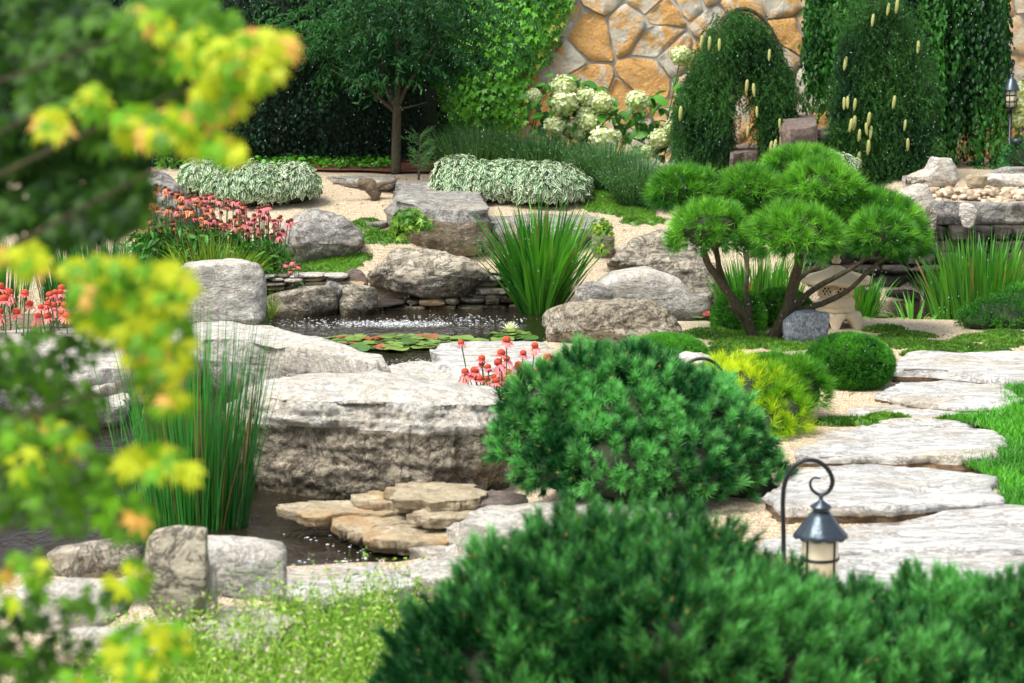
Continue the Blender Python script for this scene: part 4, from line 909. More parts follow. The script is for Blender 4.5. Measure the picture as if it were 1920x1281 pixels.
# middle terrace
boulder('large dark slanting boulder half hidden by the maple behind the coneflowers', 225, 395, 300, 415, 18.3, 'grey_rock', .7, 41, group=G1, prof=[(-1, 1.1), (-.4, 1.0), (.2, .75), (1, .3)], amp=.06)
boulder('big grey boulder with a beige broken edge, right of the coneflowers', 498, 692, 386, 496, 18.0, 'grey_rock', .75, 42, group=G1, p=12, amp=.045, prof=[(-1, .9), (-.5, 1.0), (.5, .95), (1, .75)])
slab('squarish boulder with a smooth slanting grey top and brown sides', [(737, 380), (740, 342), (830, 338), (895, 348), (915, 392), (875, 396), (800, 392)], .62, .42, 'grey_rock', 'boulder', 'boulder', seed=43, smat='brown_rock', group=G1, n=130, side=9, under=.96, topamp=.02, Y0=18.6, b=.08)
slab('long pale flat slab behind the iris clump', [(915, 405), (1000, 400), (1100, 402), (1130, 410), (1128, 425), (1040, 432), (930, 430)], .44, .2, 'grey_rock', seed=44, n=120, b=.1, Y0=18.7)
slab('thin grey stone edging the gravel below the mulch', [(598, 325), (680, 322), (742, 328), (738, 340), (680, 338), (620, 334)], .745, .1, 'grey_rock', seed=45, n=80)
slab('flat grey stone lying in the gravel beside the squarish boulder', [(655, 398), (700, 396), (735, 404), (728, 415), (690, 416)], .43, .08, 'grey_rock', seed=46, n=70)
boulder('rounded tan boulder with deep pits at the centre of the far pond edge', 680, 921, 458, 580, 17.05, 'tan_rock', .55, 47, group=G1, p=9, amp=.05, freq=3, zb=-.14, sink=.0, prof=[(-1, .75), (-.55, 1.02), (-.2, .95), (.3, .97), (.8, .8), (1, .6)])
boulder('upright pale grey block at the left end of the pond wall', 345, 498, 488, 618, 15.9, 'pale_rock', .7, 48, group=G1, p=22, amp=.022, cut=(1.0, 1.3), zb=-.3, sink=0.05)
boulder('low rounded grey-tan stone in the pond wall, beside the upright block', 494, 638, 534, 592, 16.6, 'tan_rock', .5, 49, p=16, amp=.03, zb=-.26, sink=0)
boulder('small grey stone wedged on top of the pond wall', 606, 646, 526, 546, 16.75, 'grey_rock', .8, 50, p=14, amp=.03, zb=-.06, sink=0)
boulder('brownish square stone in the pond wall, left of the pitted boulder', 634, 708, 532, 588, 16.7, 'tan_rock', .6, 51, p=16, amp=.03, zb=-.24, sink=0)
boulder('pointed grey-brown stone on the pond wall, touching the pitted boulder', 620, 690, 500, 545, 16.95, 'reddish_rock', .7, 52, p=14, amp=.03, zb=-.03, sink=0, prof=[(-1, .5), (.2, 1.0), (.7, 1.0), (1, .8)])
course_wall('pond_wall', 'thin stacked flat stones between the upright block and the pitted boulder', 494, 625, 0.0, .13, 16.85, 4, .20, ['gold_rock', 'tan_rock', 'pale_rock'], 5, dep=.3)
course_wall('pond_wall', 'low wet course of thin flat stones under the pitted boulder', 600, 990, -.34, -.12, 16.95, 4, .17, ['tan_rock', 'gold_rock', 'dark_rock', 'tan_rock'], 6, dep=.35, Yr=17.3)
course_wall('pond_wall', 'stepped flat stones between the pitted boulder and the iris clump', 905, 1010, -.14, .12, 17.3, 5, .22, ['tan_rock', 'gold_rock', 'grey_rock'], 7, dep=.35, Yr=17.45)
boulder('small brown stone under the yellow-green plant right of the iris clump', 1108, 1152, 425, 485, 18.2, 'brown_rock', .8, 53, amp=.05)
boulder('layered beige and grey boulder behind the smooth dome stone', 1136, 1345, 422, 535, 17.5, 'tan_rock', .5, 54, group=G1, p=14, amp=.035, strat=3, prof=[(-1, .85), (-.6, 1.0), (.1, .97), (.7, .7), (1, .55)])
boulder('smooth pale dome-shaped stone at the far pond edge behind the front boulder', 1084, 1340, 500, 590, 16.4, 'pale_rock', .5, 55, group=G1, p=6, amp=.012, planes=4, zb=-.28, sink=0, prof=[(-1, .5), (-.5, .9), (0, 1.0), (.5, .85), (1, .3)])
boulder('low grey stone peeking out left of the smooth dome stone', 1078, 1150, 520, 560, 16.2, 'grey_rock', .8, 56, p=10, amp=.03, zb=-.25, sink=0)
boulder('rough brown and cream boulder left of the topiary pine', 1000, 1293, 548, 664, 13.5, 'dun_rock', .6, 57, group=G1, p=8, amp=.05, freq=3.2, res=56, sink=.15, prof=[(-1, .65), (-.5, .9), (0, .95), (.5, 1.05), (.85, 1.0), (1, .8)])
# near pond edge
slab('broad flat cream slab beside the red coneflowers', [(806, 660), (840, 642), (930, 636), (1000, 640), (1050, 662), (1052, 680), (980, 690), (900, 690), (830, 684)], .01, .24, 'slate', seed=61, n=150)
slab('pale flat slab between the long rock and the red coneflowers', [(700, 712), (725, 686), (800, 680), (880, 692), (930, 712), (860, 730), (760, 730)], -.03, .22, 'pale_rock', seed=62, n=120)
boulder('round whitish stone behind the blue pine shrub', 1250, 1352, 654, 712, 12.5, 'pale_rock', .7, 63, p=9, amp=.03)
slab('flat reddish cream stone between the near boulder and the topiary pine', [(1290, 620), (1330, 608), (1395, 612), (1400, 628), (1340, 634), (1300, 632)], -.03, .12, 'pale_rock', seed=64, n=90)
slab('long low pale boulder sloping down to the water behind the rushes', [(330, 606), (420, 602), (500, 611), (600, 633), (700, 661), (722, 672), (700, 680), (600, 660), (520, 648), (420, 638), (330, 634)], .15, .5, 'pale_rock', 'boulder', 'boulder', seed=65, group=G1, n=200, side=12, under=.95, topamp=.02, smat='grey_rock')
slab('flat pale stones bank at the left behind the rushes', [(-260, 640), (0, 622), (200, 614), (345, 620), (345, 668), (220, 690), (60, 700), (-260, 700)], .08, .35, 'pale_rock', seed=66, n=150)
slab('pale flat stone low at the water behind the maple', [(100, 700), (160, 680), (230, 690), (245, 712), (180, 728), (110, 722)], -.02, .2, 'pale_rock', seed=67, n=90)
slab('second pale flat stone at the water behind the maple', [(118, 745), (180, 728), (240, 738), (232, 762), (160, 772)], -.08, .16, 'pale_rock', seed=68, n=90)
big = slab('giant weathered boulder with a pale top and pitted brown face beside the rushes', [(448, 728), (480, 712), (540, 700), (620, 695), (700, 695), (770, 703), (840, 716), (920, 724), (948, 734), (950, 748), (900, 762), (800, 764), (700, 758), (600, 752), (520, 748), (470, 742)], .285, .62, 'pale_rock', 'boulder', 'boulder', seed=70, group=G1, n=420, side=44, rings=44, under=.94, bulge=.05, topamp=.02, rough=.02, layered=False, smat='dun_rock', dome=.07, steps=0.0)
def steps():
    S = [('flat golden slab lying loose under the big boulder', [(735, 915), (760, 905), (890, 908), (908, 922), (895, 936), (810, 938), (740, 930)], .0, .055, 'gold_rock'),
         ('small golden slab partly under the loose one', [(655, 932), (700, 922), (800, 928), (830, 938), (780, 946), (700, 943)], -.06, .04, 'gold_rock'),
         ('long thin golden ledge slab jutting furthest left over the water', [(508, 946), (600, 938), (700, 940), (790, 954), (720, 964), (640, 962), (590, 972), (550, 960)], -.10, .05, 'gold_rock'),
         ('golden ledge slab with an orange edge over the water', [(612, 968), (650, 955), (760, 962), (800, 974), (720, 984), (670, 1000), (635, 985)], -.115, .06, 'gold_rock'),
         ('long golden slab in the middle of the stack', [(760, 962), (830, 946), (960, 940), (985, 958), (900, 968), (800, 972)], -.05, .05, 'gold_rock'),
         ('broad pale golden slab overhanging the dark water', [(668, 996), (720, 978), (850, 970), (900, 980), (880, 1000), (830, 1016), (760, 1018), (700, 1010)], -.12, .06, 'gold_rock'),
         ('small white stone beside the pale block', [(838, 990), (870, 966), (915, 972), (912, 1000), (862, 1010)], -.07, .07, 'pale_rock'),
         ('pale slab at the lower end of the stack', [(765, 1028), (830, 1012), (905, 1018), (900, 1038), (820, 1042)], -.14, .06, 'pale_rock'),
         ('small pale slab under the pale block', [(820, 1036), (850, 1018), (920, 1020), (920, 1040), (860, 1046)], -.11, .05, 'pale_rock'),
         ('cream slab with a reddish edge at the near water edge', [(745, 1066), (800, 1050), (900, 1040), (980, 1048), (980, 1078), (860, 1086), (770, 1084)], -.07, .09, 'pale_rock'),
         ('large white slab at the near water edge among the herbs', [(500, 1085), (560, 1066), (680, 1060), (780, 1078), (760, 1100), (640, 1120), (540, 1112)], -.08, .12, 'slate'),
         ('dark reddish flat stone at the foot of the big boulder', [(880, 936), (920, 916), (985, 928), (990, 942), (930, 948)], -.02, .08, 'reddish_rock')]
    for k, (l, p, z, th, m) in enumerate(S): slab(l, p, z, th, m, 'ledge_slab', 'stone slab', seed=80 + k, n=130, group='stacked flat slabs by the near water', under=.97, bulge=.0, topamp=.007, rough=.06)
    slab('pale square-cut block with a grey end face between the stacked slabs and the front pines', [(872, 962), (905, 944), (1060, 936), (1180, 946), (1270, 966), (1270, 1000), (1120, 1000), (960, 992), (880, 982)], .05, .32, 'pale_rock', 'stone_block', 'stone', seed=99, n=150, side=9, under=.98, topamp=.012)
steps()
# foreground left blocks
boulder('blurry pale grey block with a white top leaning by the water in the foreground', 362, 540, 1008, 1122, 7.2, 'pale_rock', .5, 101, group='foreground stone blocks', p=20, amp=.02, cut=(1, 1.3), sink=.05, prof=[(-1, 1), (1, .93)])
boulder('upright brown and cream foreground block, tallest of the foreground blocks', 262, 392, 990, 1172, 6.7, 'tan_rock', .7, 102, group='foreground stone blocks', p=34, amp=.025, cut=(.85, 1.15), sink=.05)
boulder('dark brown foreground block left of the upright one', 95, 275, 1012, 1090, 7.5, 'tan_rock', .6, 103, group='foreground stone blocks', p=18, amp=.03, sink=.1)
boulder('wide pale foreground stone under the maple leaves', 30, 250, 1082, 1190, 6.7, 'pale_rock', .6, 104, group='foreground stone blocks', p=12, amp=.03, sink=.1)
boulder('thin upright pale stone beside the tallest foreground block', 378, 406, 1056, 1155, 6.75, 'pale_rock', 1.5, 105, group='foreground stone blocks', p=16, amp=.02)
slab('flat cream stone in front of the foreground blocks', [(365, 1165), (420, 1135), (520, 1140), (560, 1165), (500, 1200), (420, 1200)], .04, .1, 'pale_rock', seed=106, n=90)
boulder('low pale stone at the lower left under the maple', 120, 330, 1170, 1260, 6.2, 'pale_rock', .6, 107, group='foreground stone blocks', p=12, amp=.03, sink=.1)
# stepping stones
PATH = [('farthest right stepping stone, long with a brown edge, beside the dwarf ball shrub', [(1680, 676), (1720, 662), (1800, 662), (1920, 658), (2080, 664), (2080, 704), (1900, 712), (1850, 706), (1760, 694), (1690, 692)], .085, .14),
        ('oval stepping stone with moss against its front edge', [(1645, 735), (1700, 716), (1800, 712), (1872, 724), (1920, 746), (1880, 757), (1800, 758), (1700, 750)], .06, .11),
        ('bluish stepping stone in the middle of the path, flush with the gravel', [(1588, 780), (1600, 762), (1700, 760), (1800, 757), (1892, 766), (1885, 782), (1800, 797), (1620, 797)], .022, .08),
        ('broad stepping stone with a thick grey front edge behind the hook lantern', [(1482, 846), (1560, 812), (1600, 799), (1750, 795), (1850, 802), (1880, 827), (1862, 848), (1790, 856), (1650, 854), (1500, 854)], .075, .12),
        ('bluish stepping stone with a rusty brown front edge, directly behind the lantern hook', [(1440, 925), (1500, 882), (1650, 872), (1750, 874), (1848, 894), (1862, 915), (1882, 933), (1800, 940), (1650, 950), (1480, 950)], .085, .13),
        ('widest cream stepping stone, behind the lantern roof', [(1430, 1015), (1500, 990), (1700, 970), (1860, 950), (1960, 955), (2080, 985), (2060, 1035), (1900, 1032), (1700, 1028), (1500, 1034)], .05, .1),
        ('nearest bluish stepping stone just above the front pine shoots', [(1480, 1060), (1560, 1042), (1750, 1036), (1950, 1042), (2080, 1060), (2080, 1120), (1900, 1135), (1600, 1120)], .04, .1)]
for k, (l, p, z, th) in enumerate(PATH): slab(l, p, z, th, 'slate', 'stepping_stone', 'stepping stone', seed=120 + k, n=220, group='stepping stones of the path', under=.985, topamp=.011, rough=.03, rings=24, smat='rust_rock' if k in (0, 1, 3, 4) else 'dun_rock')
slab('flat stone at the pond edge right of the stone lantern', [(1590, 632), (1640, 614), (1700, 610), (1745, 618), (1725, 634), (1650, 638)], -.07, .12, 'pale_rock', seed=131, n=90, group='flat stones at the pond edge')
slab('thin layered flat stone at the pond edge left of the dwarf spruce', [(1700, 620), (1740, 607), (1810, 602), (1855, 610), (1830, 625), (1760, 630)], -.06, .12, 'tan_rock', seed=132, n=90, group='flat stones at the pond edge')
def driftwood():
    Y = 19.6; c = at(705, 370, Y); c[2] = H(c[0], c[1]) ; parts = []
    def q(x, y): return at(x, y, Y)
    parts.append(tube(spline([q(706, 374), q(702, 360), q(694, 350), q(680, 342), q(672, 338)], 16), np.array([.03, .04, .05, .05, .055, .06, .065, .07, .07, .065, .06, .055, .05, .04, .03, .02]), 10))
    parts.append(tube(spline([q(703, 354), q(715, 346), q(735, 340), q(748, 334)], 12), np.linspace(.035, .008, 12), 7)); parts.append(tube(spline([q(690, 350), q(660, 350), q(625, 344)], 10), np.linspace(.02, .006, 10), 6))
    V, F, _ = merge(parts); V += .012 * fbm(V * 22, 4, 3)[:, None]; tag(build('driftwood', V, F, M['driftwood'], smooth=True), 'small gnarled piece of root wood lying on the gravel', 'driftwood')
driftwood()
V, F = boulder_geo((0, 0, 0), (.155, .1, .13), 147, 40, p=30, amp=.02, cut=(.95, 1.2), strat=1); c = at(1509, 612, 13.7); V = V + np.array([c[0], 13.7, .10]); tag(build('granite_block', V, F, M['granite'], smooth=True), 'blue-grey speckled granite block in front of the stone lantern', 'stone')
# ================================================================== GROUND COVERS
MOSS = [(622, 500, 50, 14), (660, 488, 40, 10), (690, 425, 30, 12), (712, 450, 36, 12), (760, 455, 30, 8), (560, 512, 25, 8), (1120, 372, 34, 10), (1130, 392, 40, 10), (1185, 402, 42, 9), (1205, 418, 45, 8), (1100, 365, 20, 8), (1160, 378, 26, 6),
        (1330, 630, 60, 8), (1400, 648, 80, 9), (1350, 664, 45, 7), (1475, 655, 50, 7), (1440, 676, 50, 6), (1400, 692, 40, 5), (1350, 684, 30, 5), (1500, 645, 50, 7), (1395, 636, 70, 7), (1260, 640, 40, 6),
        (1660, 622, 50, 5), (1700, 634, 60, 5), (1780, 655, 75, 9), (1700, 650, 80, 8), (1880, 632, 60, 6), (1890, 648, 50, 7), (1740, 667, 60, 6), (1830, 640, 50, 4), (1610, 642, 50, 6),
        (1710, 710, 60, 10), (1790, 703, 40, 5), (1740, 752, 48, 9), (1660, 790, 50, 5), (1600, 797, 60, 5), (1560, 800, 45, 4), (1800, 795, 60, 4), (1700, 958, 50, 7), (1850, 868, 50, 5), (1480, 700, 50, 6), (1540, 690, 40, 5), (1640, 700, 40, 5), (1530, 645, 30, 5), (1860, 664, 50, 5)]
def moss():
    parts, tufts = [], []
    for k, (cx, cy, rx, ry) in enumerate(MOSS):
        if cy > 600: rx, ry = rx * .85, ry * .78
        a = np.linspace(0, 2 * math.pi, 28, endpoint=False); j = 1 + .28 * fbm(np.column_stack([np.cos(a) * 1.7, np.sin(a) * 1.7, np.full(28, k * 3.1)]), 5, 3)
        c = gnd(cx, cy)[0]; E = gnd(cx + np.cos(a) * rx * j, cy + np.sin(a) * ry * j); rings = []
        for s, h in ((1.0, -.01), (.93, .012), (.75, .024), (.5, .032), (.25, .036)):
            q = c[:2] + (E[:, :2] - c[:2]) * s; rings.append(np.column_stack([q, H(q[:, 0], q[:, 1]) + h + .006 * fbm(np.column_stack([q * 12, q[:, :1] * 0]), 2, 2)]))
        V = np.vstack(rings + [np.array([[c[0], c[1], c[2] + .038]])]); n = 28
        i = np.arange(4)[:, None] * n; jj = np.arange(n)[None]; j2 = (jj + 1) % n
        F = np.stack([i + jj, i + j2, i + n + j2, i + n + jj], -1).reshape(-1, 4); T = np.column_stack([4 * n + np.arange(n), 4 * n + (np.arange(n) + 1) % n, np.full(n, 5 * n)])
        parts.append((V, [F, T], np.full(len(V), .35))); ar = abs(np.sum(E[:, 0] * np.roll(E[:, 1], -1) - np.roll(E[:, 0], -1) * E[:, 1])) / 2
        m = int(min(3500, max(300, ar * 9000))); u = rng.integers(0, 28, m); s = np.sqrt(rng.random(m)) * 1.06; w_ = rng.random((m, 1)); q = c[:2] + ((E[u, :2] * w_ + E[(u + 1) % 28, :2] * (1 - w_)) - c[:2]) * s[:, None]
        z = H(q[:, 0], q[:, 1]) + np.interp(s, [0, .25, .5, .75, .93, 1.1], [.036, .034, .03, .022, .01, -.002]); tufts.append(np.column_stack([q, z]))
    P = np.concatenate(tufts); tm = needle_tm(6, .014, .006, .0045, (15, 80), 0, 3)
    T = np.clip(.45 + .5 * fbm(P * np.array([3, 3, 0]), 6, 3) + rng.uniform(-.25, .25, len(P)), 0, 1.1); T[rng.random(len(P)) < .06] = 2.0
    V, F, TT, _ = scatter(tm, P, frames(rand_dirs(len(P), 2.5)), rng.uniform(.7, 1.6, len(P)), T); parts.append((V, F, TT)); V, F, T = merge(parts)
    tag(build('moss', V, F, M['moss'], tint=T, smooth=True), 'low green moss and thyme cushions creeping over the gravel', 'moss', kind='stuff')
moss()
def gravel():
    if 3 not in _CS: _CS[3] = cubesphere(1)
    tv, tf = cubesphere(1); tv = tv * np.array([1, .8, .6])
    zones = [([(1500, 760), (1560, 735), (1640, 745), (1700, 757), (1590, 765), (1570, 790), (1480, 845), (1430, 830)], 9000), ([(1250, 690), (1500, 640), (1920, 620), (1960, 668), (1700, 700), (1520, 760), (1340, 720)], 16000), ([(1290, 960), (1500, 960), (1860, 955), (1700, 985), (1500, 1060), (1400, 1060)], 4500),
             ([(590, 330), (740, 330), (740, 420), (600, 405)], 7000), ([(800, 452), (940, 448), (960, 520), (820, 480)], 4000), ([(1090, 380), (1230, 390), (1300, 440), (1140, 430), (1110, 520), (1090, 520)], 6000), ([(540, 530), (700, 470), (720, 420), (830, 460), (700, 500), (620, 530)], 5000), ([(1480, 850), (1700, 858), (1860, 860), (1700, 870), (1480, 885)], 2000)]
    Q = np.concatenate([inpoly_px(p, n) for p, n in zones]); P = gnd(Q[:, 0], Q[:, 1]); ok = (P[:, 2] > -.18); P = P[ok]; P[:, 2] += .001; n = len(P)
    V, F, T, _ = scatter((tv, tf), P, frames(rand_dirs(n, 1.2)), rng.uniform(.003, .0085, n), rng.random(n)); tag(build('gravel', V, F, M['gravel_bits'], tint=T), 'pale beige gravel spread between the stones and moss', 'gravel', kind='stuff')
M['gravel_bits'] = leafmat('gravel_bits', (0.40, 0.29, 0.17), (0.82, 0.72, 0.54), trans=0.0, rough=0.6)
gravel()
LAWN = [(1925, 695), (1880, 752), (1900, 780), (1790, 792), (1865, 815), (1888, 835), (1858, 868), (1800, 872), (1862, 902), (1890, 935), (1870, 955), (1925, 968), (2080, 985), (2500, 1000), (2500, 690)]
def lawn():
    P = np.array([on(a, b, .012)[:2] for a, b in LAWN]); V = np.column_stack([P, np.zeros(len(P))]); V[:, 2] = .034
    tag(build('lawn', V, [np.arange(len(V))[::-1][None] if False else np.arange(len(V))[None]], M['lawn_soil'], loc=(0, 0, 0)), kind='structure')
    lo = P.min(0); hi = np.array([P[:, 0].max(), P[:, 1].max()]); hi[0] = min(hi[0], 4.2); q = rng.uniform(lo, hi, (60000, 2)); sdv = poly_sd(q, P + 0.0); q = q[sdv < .03]; n = len(q)
    B = np.column_stack([q, np.full(n, .03)]); V, F, k = blades(B, rng.uniform(0, 6.28, n), rng.uniform(.03, .075, n), rng.uniform(0, .7, n), rng.uniform(0, .6, n), np.full(n, .0045), 2)
    tag(build('lawn_grass', V, F, M['lawn'], tint=np.repeat(clump_tint(B, 3, .2, 1.0), k)), 'fresh green lawn grass right of the stepping stones', 'grass', kind='stuff')
lawn()

# ================================================================== STRAP-LEAVED PLANTS
def strap(name, label, cx, by, hpx, wpx, Y, n, mat, width, cat='plant', z=None, lean=.35, bend=.25, segs=6, brown=.05, group=None, base=.3, deep=.7, tw=.6, cl=4, lo=.45, side=0.0, pw=1.0):
    c = at(cx, by, Y); zb = c[2] if z is None else z; s = mpp(Y); a = rng.uniform(0, 6.283, n); r = np.sqrt(rng.random(n)); rw = wpx / 2 * s
    B = np.column_stack([c[0] + np.cos(a) * r * rw * base, Y + np.sin(a) * r * rw * base * deep, np.full(n, zb)])
    Hh = hpx * s; L = 1.15 * Hh * (lo + (1.02 - lo) * rng.random(n) ** pw) * (1.0 - .12 * r); le = lean * r * rng.uniform(.3, 1.3, n) + side * np.cos(a); be = bend * rng.uniform(-.1, 1, n) * r
    V, F, k = blades(B, a + rng.normal(0, .35, n), L, le, be, width * rng.uniform(.6, 1.15, n), segs, tw)
    T = np.repeat(clump_tint(B, cl, .05, 1.0), k); b = rng.random(n) < brown; T = T.reshape(n, k); T[b] = 2.0; tp = rng.random(n) < brown * 2; T[tp, -2:] = 1.6
    t = build(name, V, F, M[mat], tint=T.ravel(), loc=(c[0], Y, zb)); return tag(t, label, cat, group)
strap('iris_clump', 'large fan of sword-shaped green iris leaves rising from the far pond edge', 1012, 578, 215, 235, 16.95, 430, 'iris', .033, z=WZ - .02, lean=.5, bend=.35, group='iris clumps', base=.30, tw=.9)
strap('iris_clump', 'wide clump of tall bright iris leaves at the right pond edge', 1835, 606, 205, 260, 15.4, 620, 'iris', .025, z=WZ - .02, lean=.25, bend=.3, group='iris clumps', base=.6)
strap('iris_clump', 'small drooping iris clump left of the wide clump at the right', 1715, 608, 105, 110, 15.3, 22, 'iris', .024, z=WZ - .02, lean=.8, bend=.9, group='iris clumps', lo=.7)
strap('iris_clump', 'iris leaves showing behind the stone lantern, under the right pine cushions', 1612, 578, 95, 120, 16.6, 130, 'iris', .022, z=WZ - .02, lean=.4, bend=.3, group='iris clumps', base=.5)
strap('iris_clump', 'iris leaves behind the pine trunks', 1420, 580, 130, 230, 16.6, 420, 'iris', .022, z=WZ - .02, lean=.35, bend=.3, group='iris clumps', base=.6)
strap('lime_grass_clump', 'bright lime grass tuft spilling over the upright pale block', 400, 545, 112, 200, 16.75, 900, 'lime_grass', .009, z=-.02, lean=.7, bend=.8, base=.6, cat='grass')
strap('reed_clump', 'dense dark reeds behind the maple, left of the coneflowers', 165, 520, 140, 210, 16.6, 900, 'rush', .012, z=-.1, lean=.2, bend=.12, base=.85, cat='reeds')
strap('reed_clump', 'second patch of reeds at the far left edge behind the maple', -30, 540, 150, 200, 16.2, 250, 'rush', .012, z=-.1, lean=.2, bend=.12, base=.85, cat='reeds')
strap('rush_clump', 'tall thin dark green rushes standing in the water left of the big boulder', 372, 985, 450, 235, 9.15, 900, 'rush', .0055, z=WZ - .02, lean=.2, bend=.08, base=.8, lo=.3, pw=1.5, brown=.08, cat='rushes', deep=.5, segs=7, tw=1.5)
strap('rush_clump', 'few thin arching rush stalks in the water behind the maple leaves', 250, 940, 330, 190, 9.6, 46, 'rush', .006, z=WZ - .02, lean=.45, bend=.15, base=.4, lo=.4, brown=.1, cat='rushes')
strap('grass_tuft', 'tiny grassy plant growing from the pond wall by the upright block', 508, 585, 60, 46, 16.4, 30, 'lime_grass', .008, z=-.18, lean=.6, bend=.5, cat='grass')
# ------------------------------------------------------------------ coneflowers
def petals_me(mat, n=14, r=.036, drop=.6, w_=.011, tint=.6, double=0):
    V, F = [], []
    for k in range(n + double):
        a = k * 2 * math.pi / n + random.uniform(-.1, .1); dr = drop * random.uniform(.7, 1.5) if k < n else random.uniform(.0, .4); rr = r * random.uniform(.85, 1.1) * (1 if k < n else .75); m = len(V); ca, sa = math.cos(a), math.sin(a)
        for u, ww in ((.12, .5), (.55, 1), (1, .5)):
            x = rr * u; z = -dr * r * u * u
            V += [(ca * x - sa * w_ * ww / 2, sa * x + ca * w_ * ww / 2, z), (ca * x + sa * w_ * ww / 2, sa * x - ca * w_ * ww / 2, z)]
        F += [[m, m + 1, m + 3, m + 2], [m + 2, m + 3, m + 5, m + 4]]
    return build('flower', np.array(V), np.array(F), M[mat], None, loc=(0, 0, 0), tint=tint, link=False)
_cv, _cf = cubesphere(6); _cv = _cv * (1 + .12 * vnoise(_cv * 6, 2))[:, None] * np.array([.0155, .0155, .014]) + [0, 0, .006]
CONE = {'b': build("seed_cone", _cv, _cf, M['cone_brown'], None, loc=(0, 0, 0), link=False), 'r': None}
_cv, _cf = cubesphere(8); _cv = _cv * (1 + .16 * vnoise(_cv * 6, 2))[:, None] * np.array([.0185, .0185, .0165]) + [0, 0, .007]
CONE['r'] = build("seed_cone", _cv, _cf, M['cone_red'], None, loc=(0, 0, 0), link=False)
PET = {k: [petals_me(m, drop=d, tint=t, double=b) for d, t in ((.35, .3), (.6, .6), (1.0, .9))] for k, m, b in (('red', 'petal_red', 10), ('pink', 'petal_pink', 0), ('orange', 'petal_orange', 0), ('cream', 'petal_cream', 0))}
def coneflowers(label, heads, Y, dy, kinds, cone, scale=1.0, leaves=260, spread=.6, base_y=None, lh=.7, leafsize=1.0):
    hp = []
    for h in heads: hp.append(at(h[0], h[1], Y + rng.uniform(-dy, dy)))
    hp = np.array(hp); c = np.array([hp[:, 0].mean(), Y, 0]); c[2] = H(c[0], c[1]); t = thing('coneflower_clump', label, 'flowers', c, 'coneflower clumps'); st = []
    LP, LN = [], []
    for k, p in enumerate(hp):
        bx = c[0] + (p[0] - c[0]) * .75; by = p[1] + .05; b = np.array([bx, by, H(bx, by) - .01])
        if b[2] < -.1: b[2] = WZ - .02
        mid = (b + p) / 2 + np.array([(p[0] - b[0]) * -.15, 0, .02]); sp = spline([b, mid, p], 7); st.append(tube(sp, .0032 * scale, 4))
        kd = heads[k][2] if len(heads[k]) > 2 else kinds[rng.integers(len(kinds))]; s = scale * rng.uniform(.85, 1.15); m = Matrix.Translation(Vector(p)) @ Matrix.Rotation(rng.uniform(0, 6), 4, 'Z') @ Matrix.Rotation(rng.uniform(-.1, .45), 4, 'X') @ Matrix.Scale(s, 4)
        f = inst('flower', PET[kd][rng.integers(3)], t, m); cm = CONE['b' if kd == 'cream' else cone]; co = bpy.data.objects.new('seed_cone', cm); COL.objects.link(co); co.parent = f
        for _ in range(max(1, leaves // len(heads))):
            u = rng.random() * lh; q = b + (p - b) * u + rng.normal(0, .02 + .05 * (1 - u), 3); q[2] = max(q[2], b[2] + .01); LP.append(q); LN.append(rng.normal(0, .6, 3) + [0, -.2, 1])
    V, F, _ = merge(st); tag(build('stems', V, F, M['stem_green'], t), kind='stuff'); V, F, T, _ = scatter(leaf_tm(.085, .022, .1, .4), np.array(LP), leaf_frames(np.array(LN), .3), rng.uniform(.6, 1.2, len(LP)) * leafsize, rng.uniform(0, .8, len(LP))); tag(build('foliage', V, F, M['hyd_leaf'], t, tint=T), kind='stuff')
def rnd_heads(poly, n): return [tuple(q) for q in inpoly_px(poly, n)]
coneflowers('salmon-orange coneflower clump, leftmost of the clumps below the slanting boulder', rnd_heads([(235, 400), (290, 345), (345, 360), (360, 440), (300, 450), (235, 445)], 60), 17.3, .35, ['orange', 'orange', 'pink'], 'b', 1.15, 1800, leafsize=1.3)
coneflowers('pink coneflower clump in the middle, in front of the left variegated shrub', rnd_heads([(340, 370), (400, 362), (450, 378), (470, 420), (440, 440), (350, 430)], 66), 17.3, .35, ['pink', 'pink', 'orange'], 'b', 1.15, 1800, leafsize=1.3)
coneflowers('pink coneflower clump leaning over the big grey boulder', rnd_heads([(440, 385), (500, 385), (548, 412), (545, 425), (520, 455), (450, 430)], 46), 17.2, .3, ['pink'], 'b', 1.1, 1100, leafsize=1.2)
coneflowers('small group of five pink coneflowers low above the pond wall', [(537, 495), (548, 490), (552, 502), (545, 508), (560, 499)], 16.9, .1, ['pink'], 'b', 1.0, 60, leafsize=.7)
coneflowers('bright red double coneflowers beside the blue pine shrub, behind the big boulder', [(865, 645), (950, 640), (1003, 650), (981, 664), (940, 664), (950, 674), (903, 674), (903, 684), (935, 682), (940, 693), (972, 687), (1012, 688), (1025, 672), (872, 699), (890, 697), (925, 709), (930, 716), (960, 723), (975, 722), (953, 700), (997, 706, 'cream'), (880, 706), (912, 712), (985, 700), (945, 712), (1008, 700), (1030, 690), (1022, 704), (900, 712), (968, 708), (915, 690), (1035, 676), (992, 712), (935, 700), (870, 712), (890, 706)], 11.3, .25, ['red', 'red', 'pink'], 'r', 1.15, 300, lh=.75)
coneflowers('deep red coneflowers at the far left edge behind the maple', rnd_heads([(-20, 540), (50, 535), (60, 590), (-20, 590)], 9), 13.6, .2, ['red'], 'r', 1.5, 60)
coneflowers('red and pink coneflowers behind the maple, left of the upright pale block', rnd_heads([(60, 560), (120, 540), (130, 590), (260, 585), (260, 605), (70, 600)], 22), 13.8, .3, ['red', 'red', 'pink'], 'r', 1.3, 140)
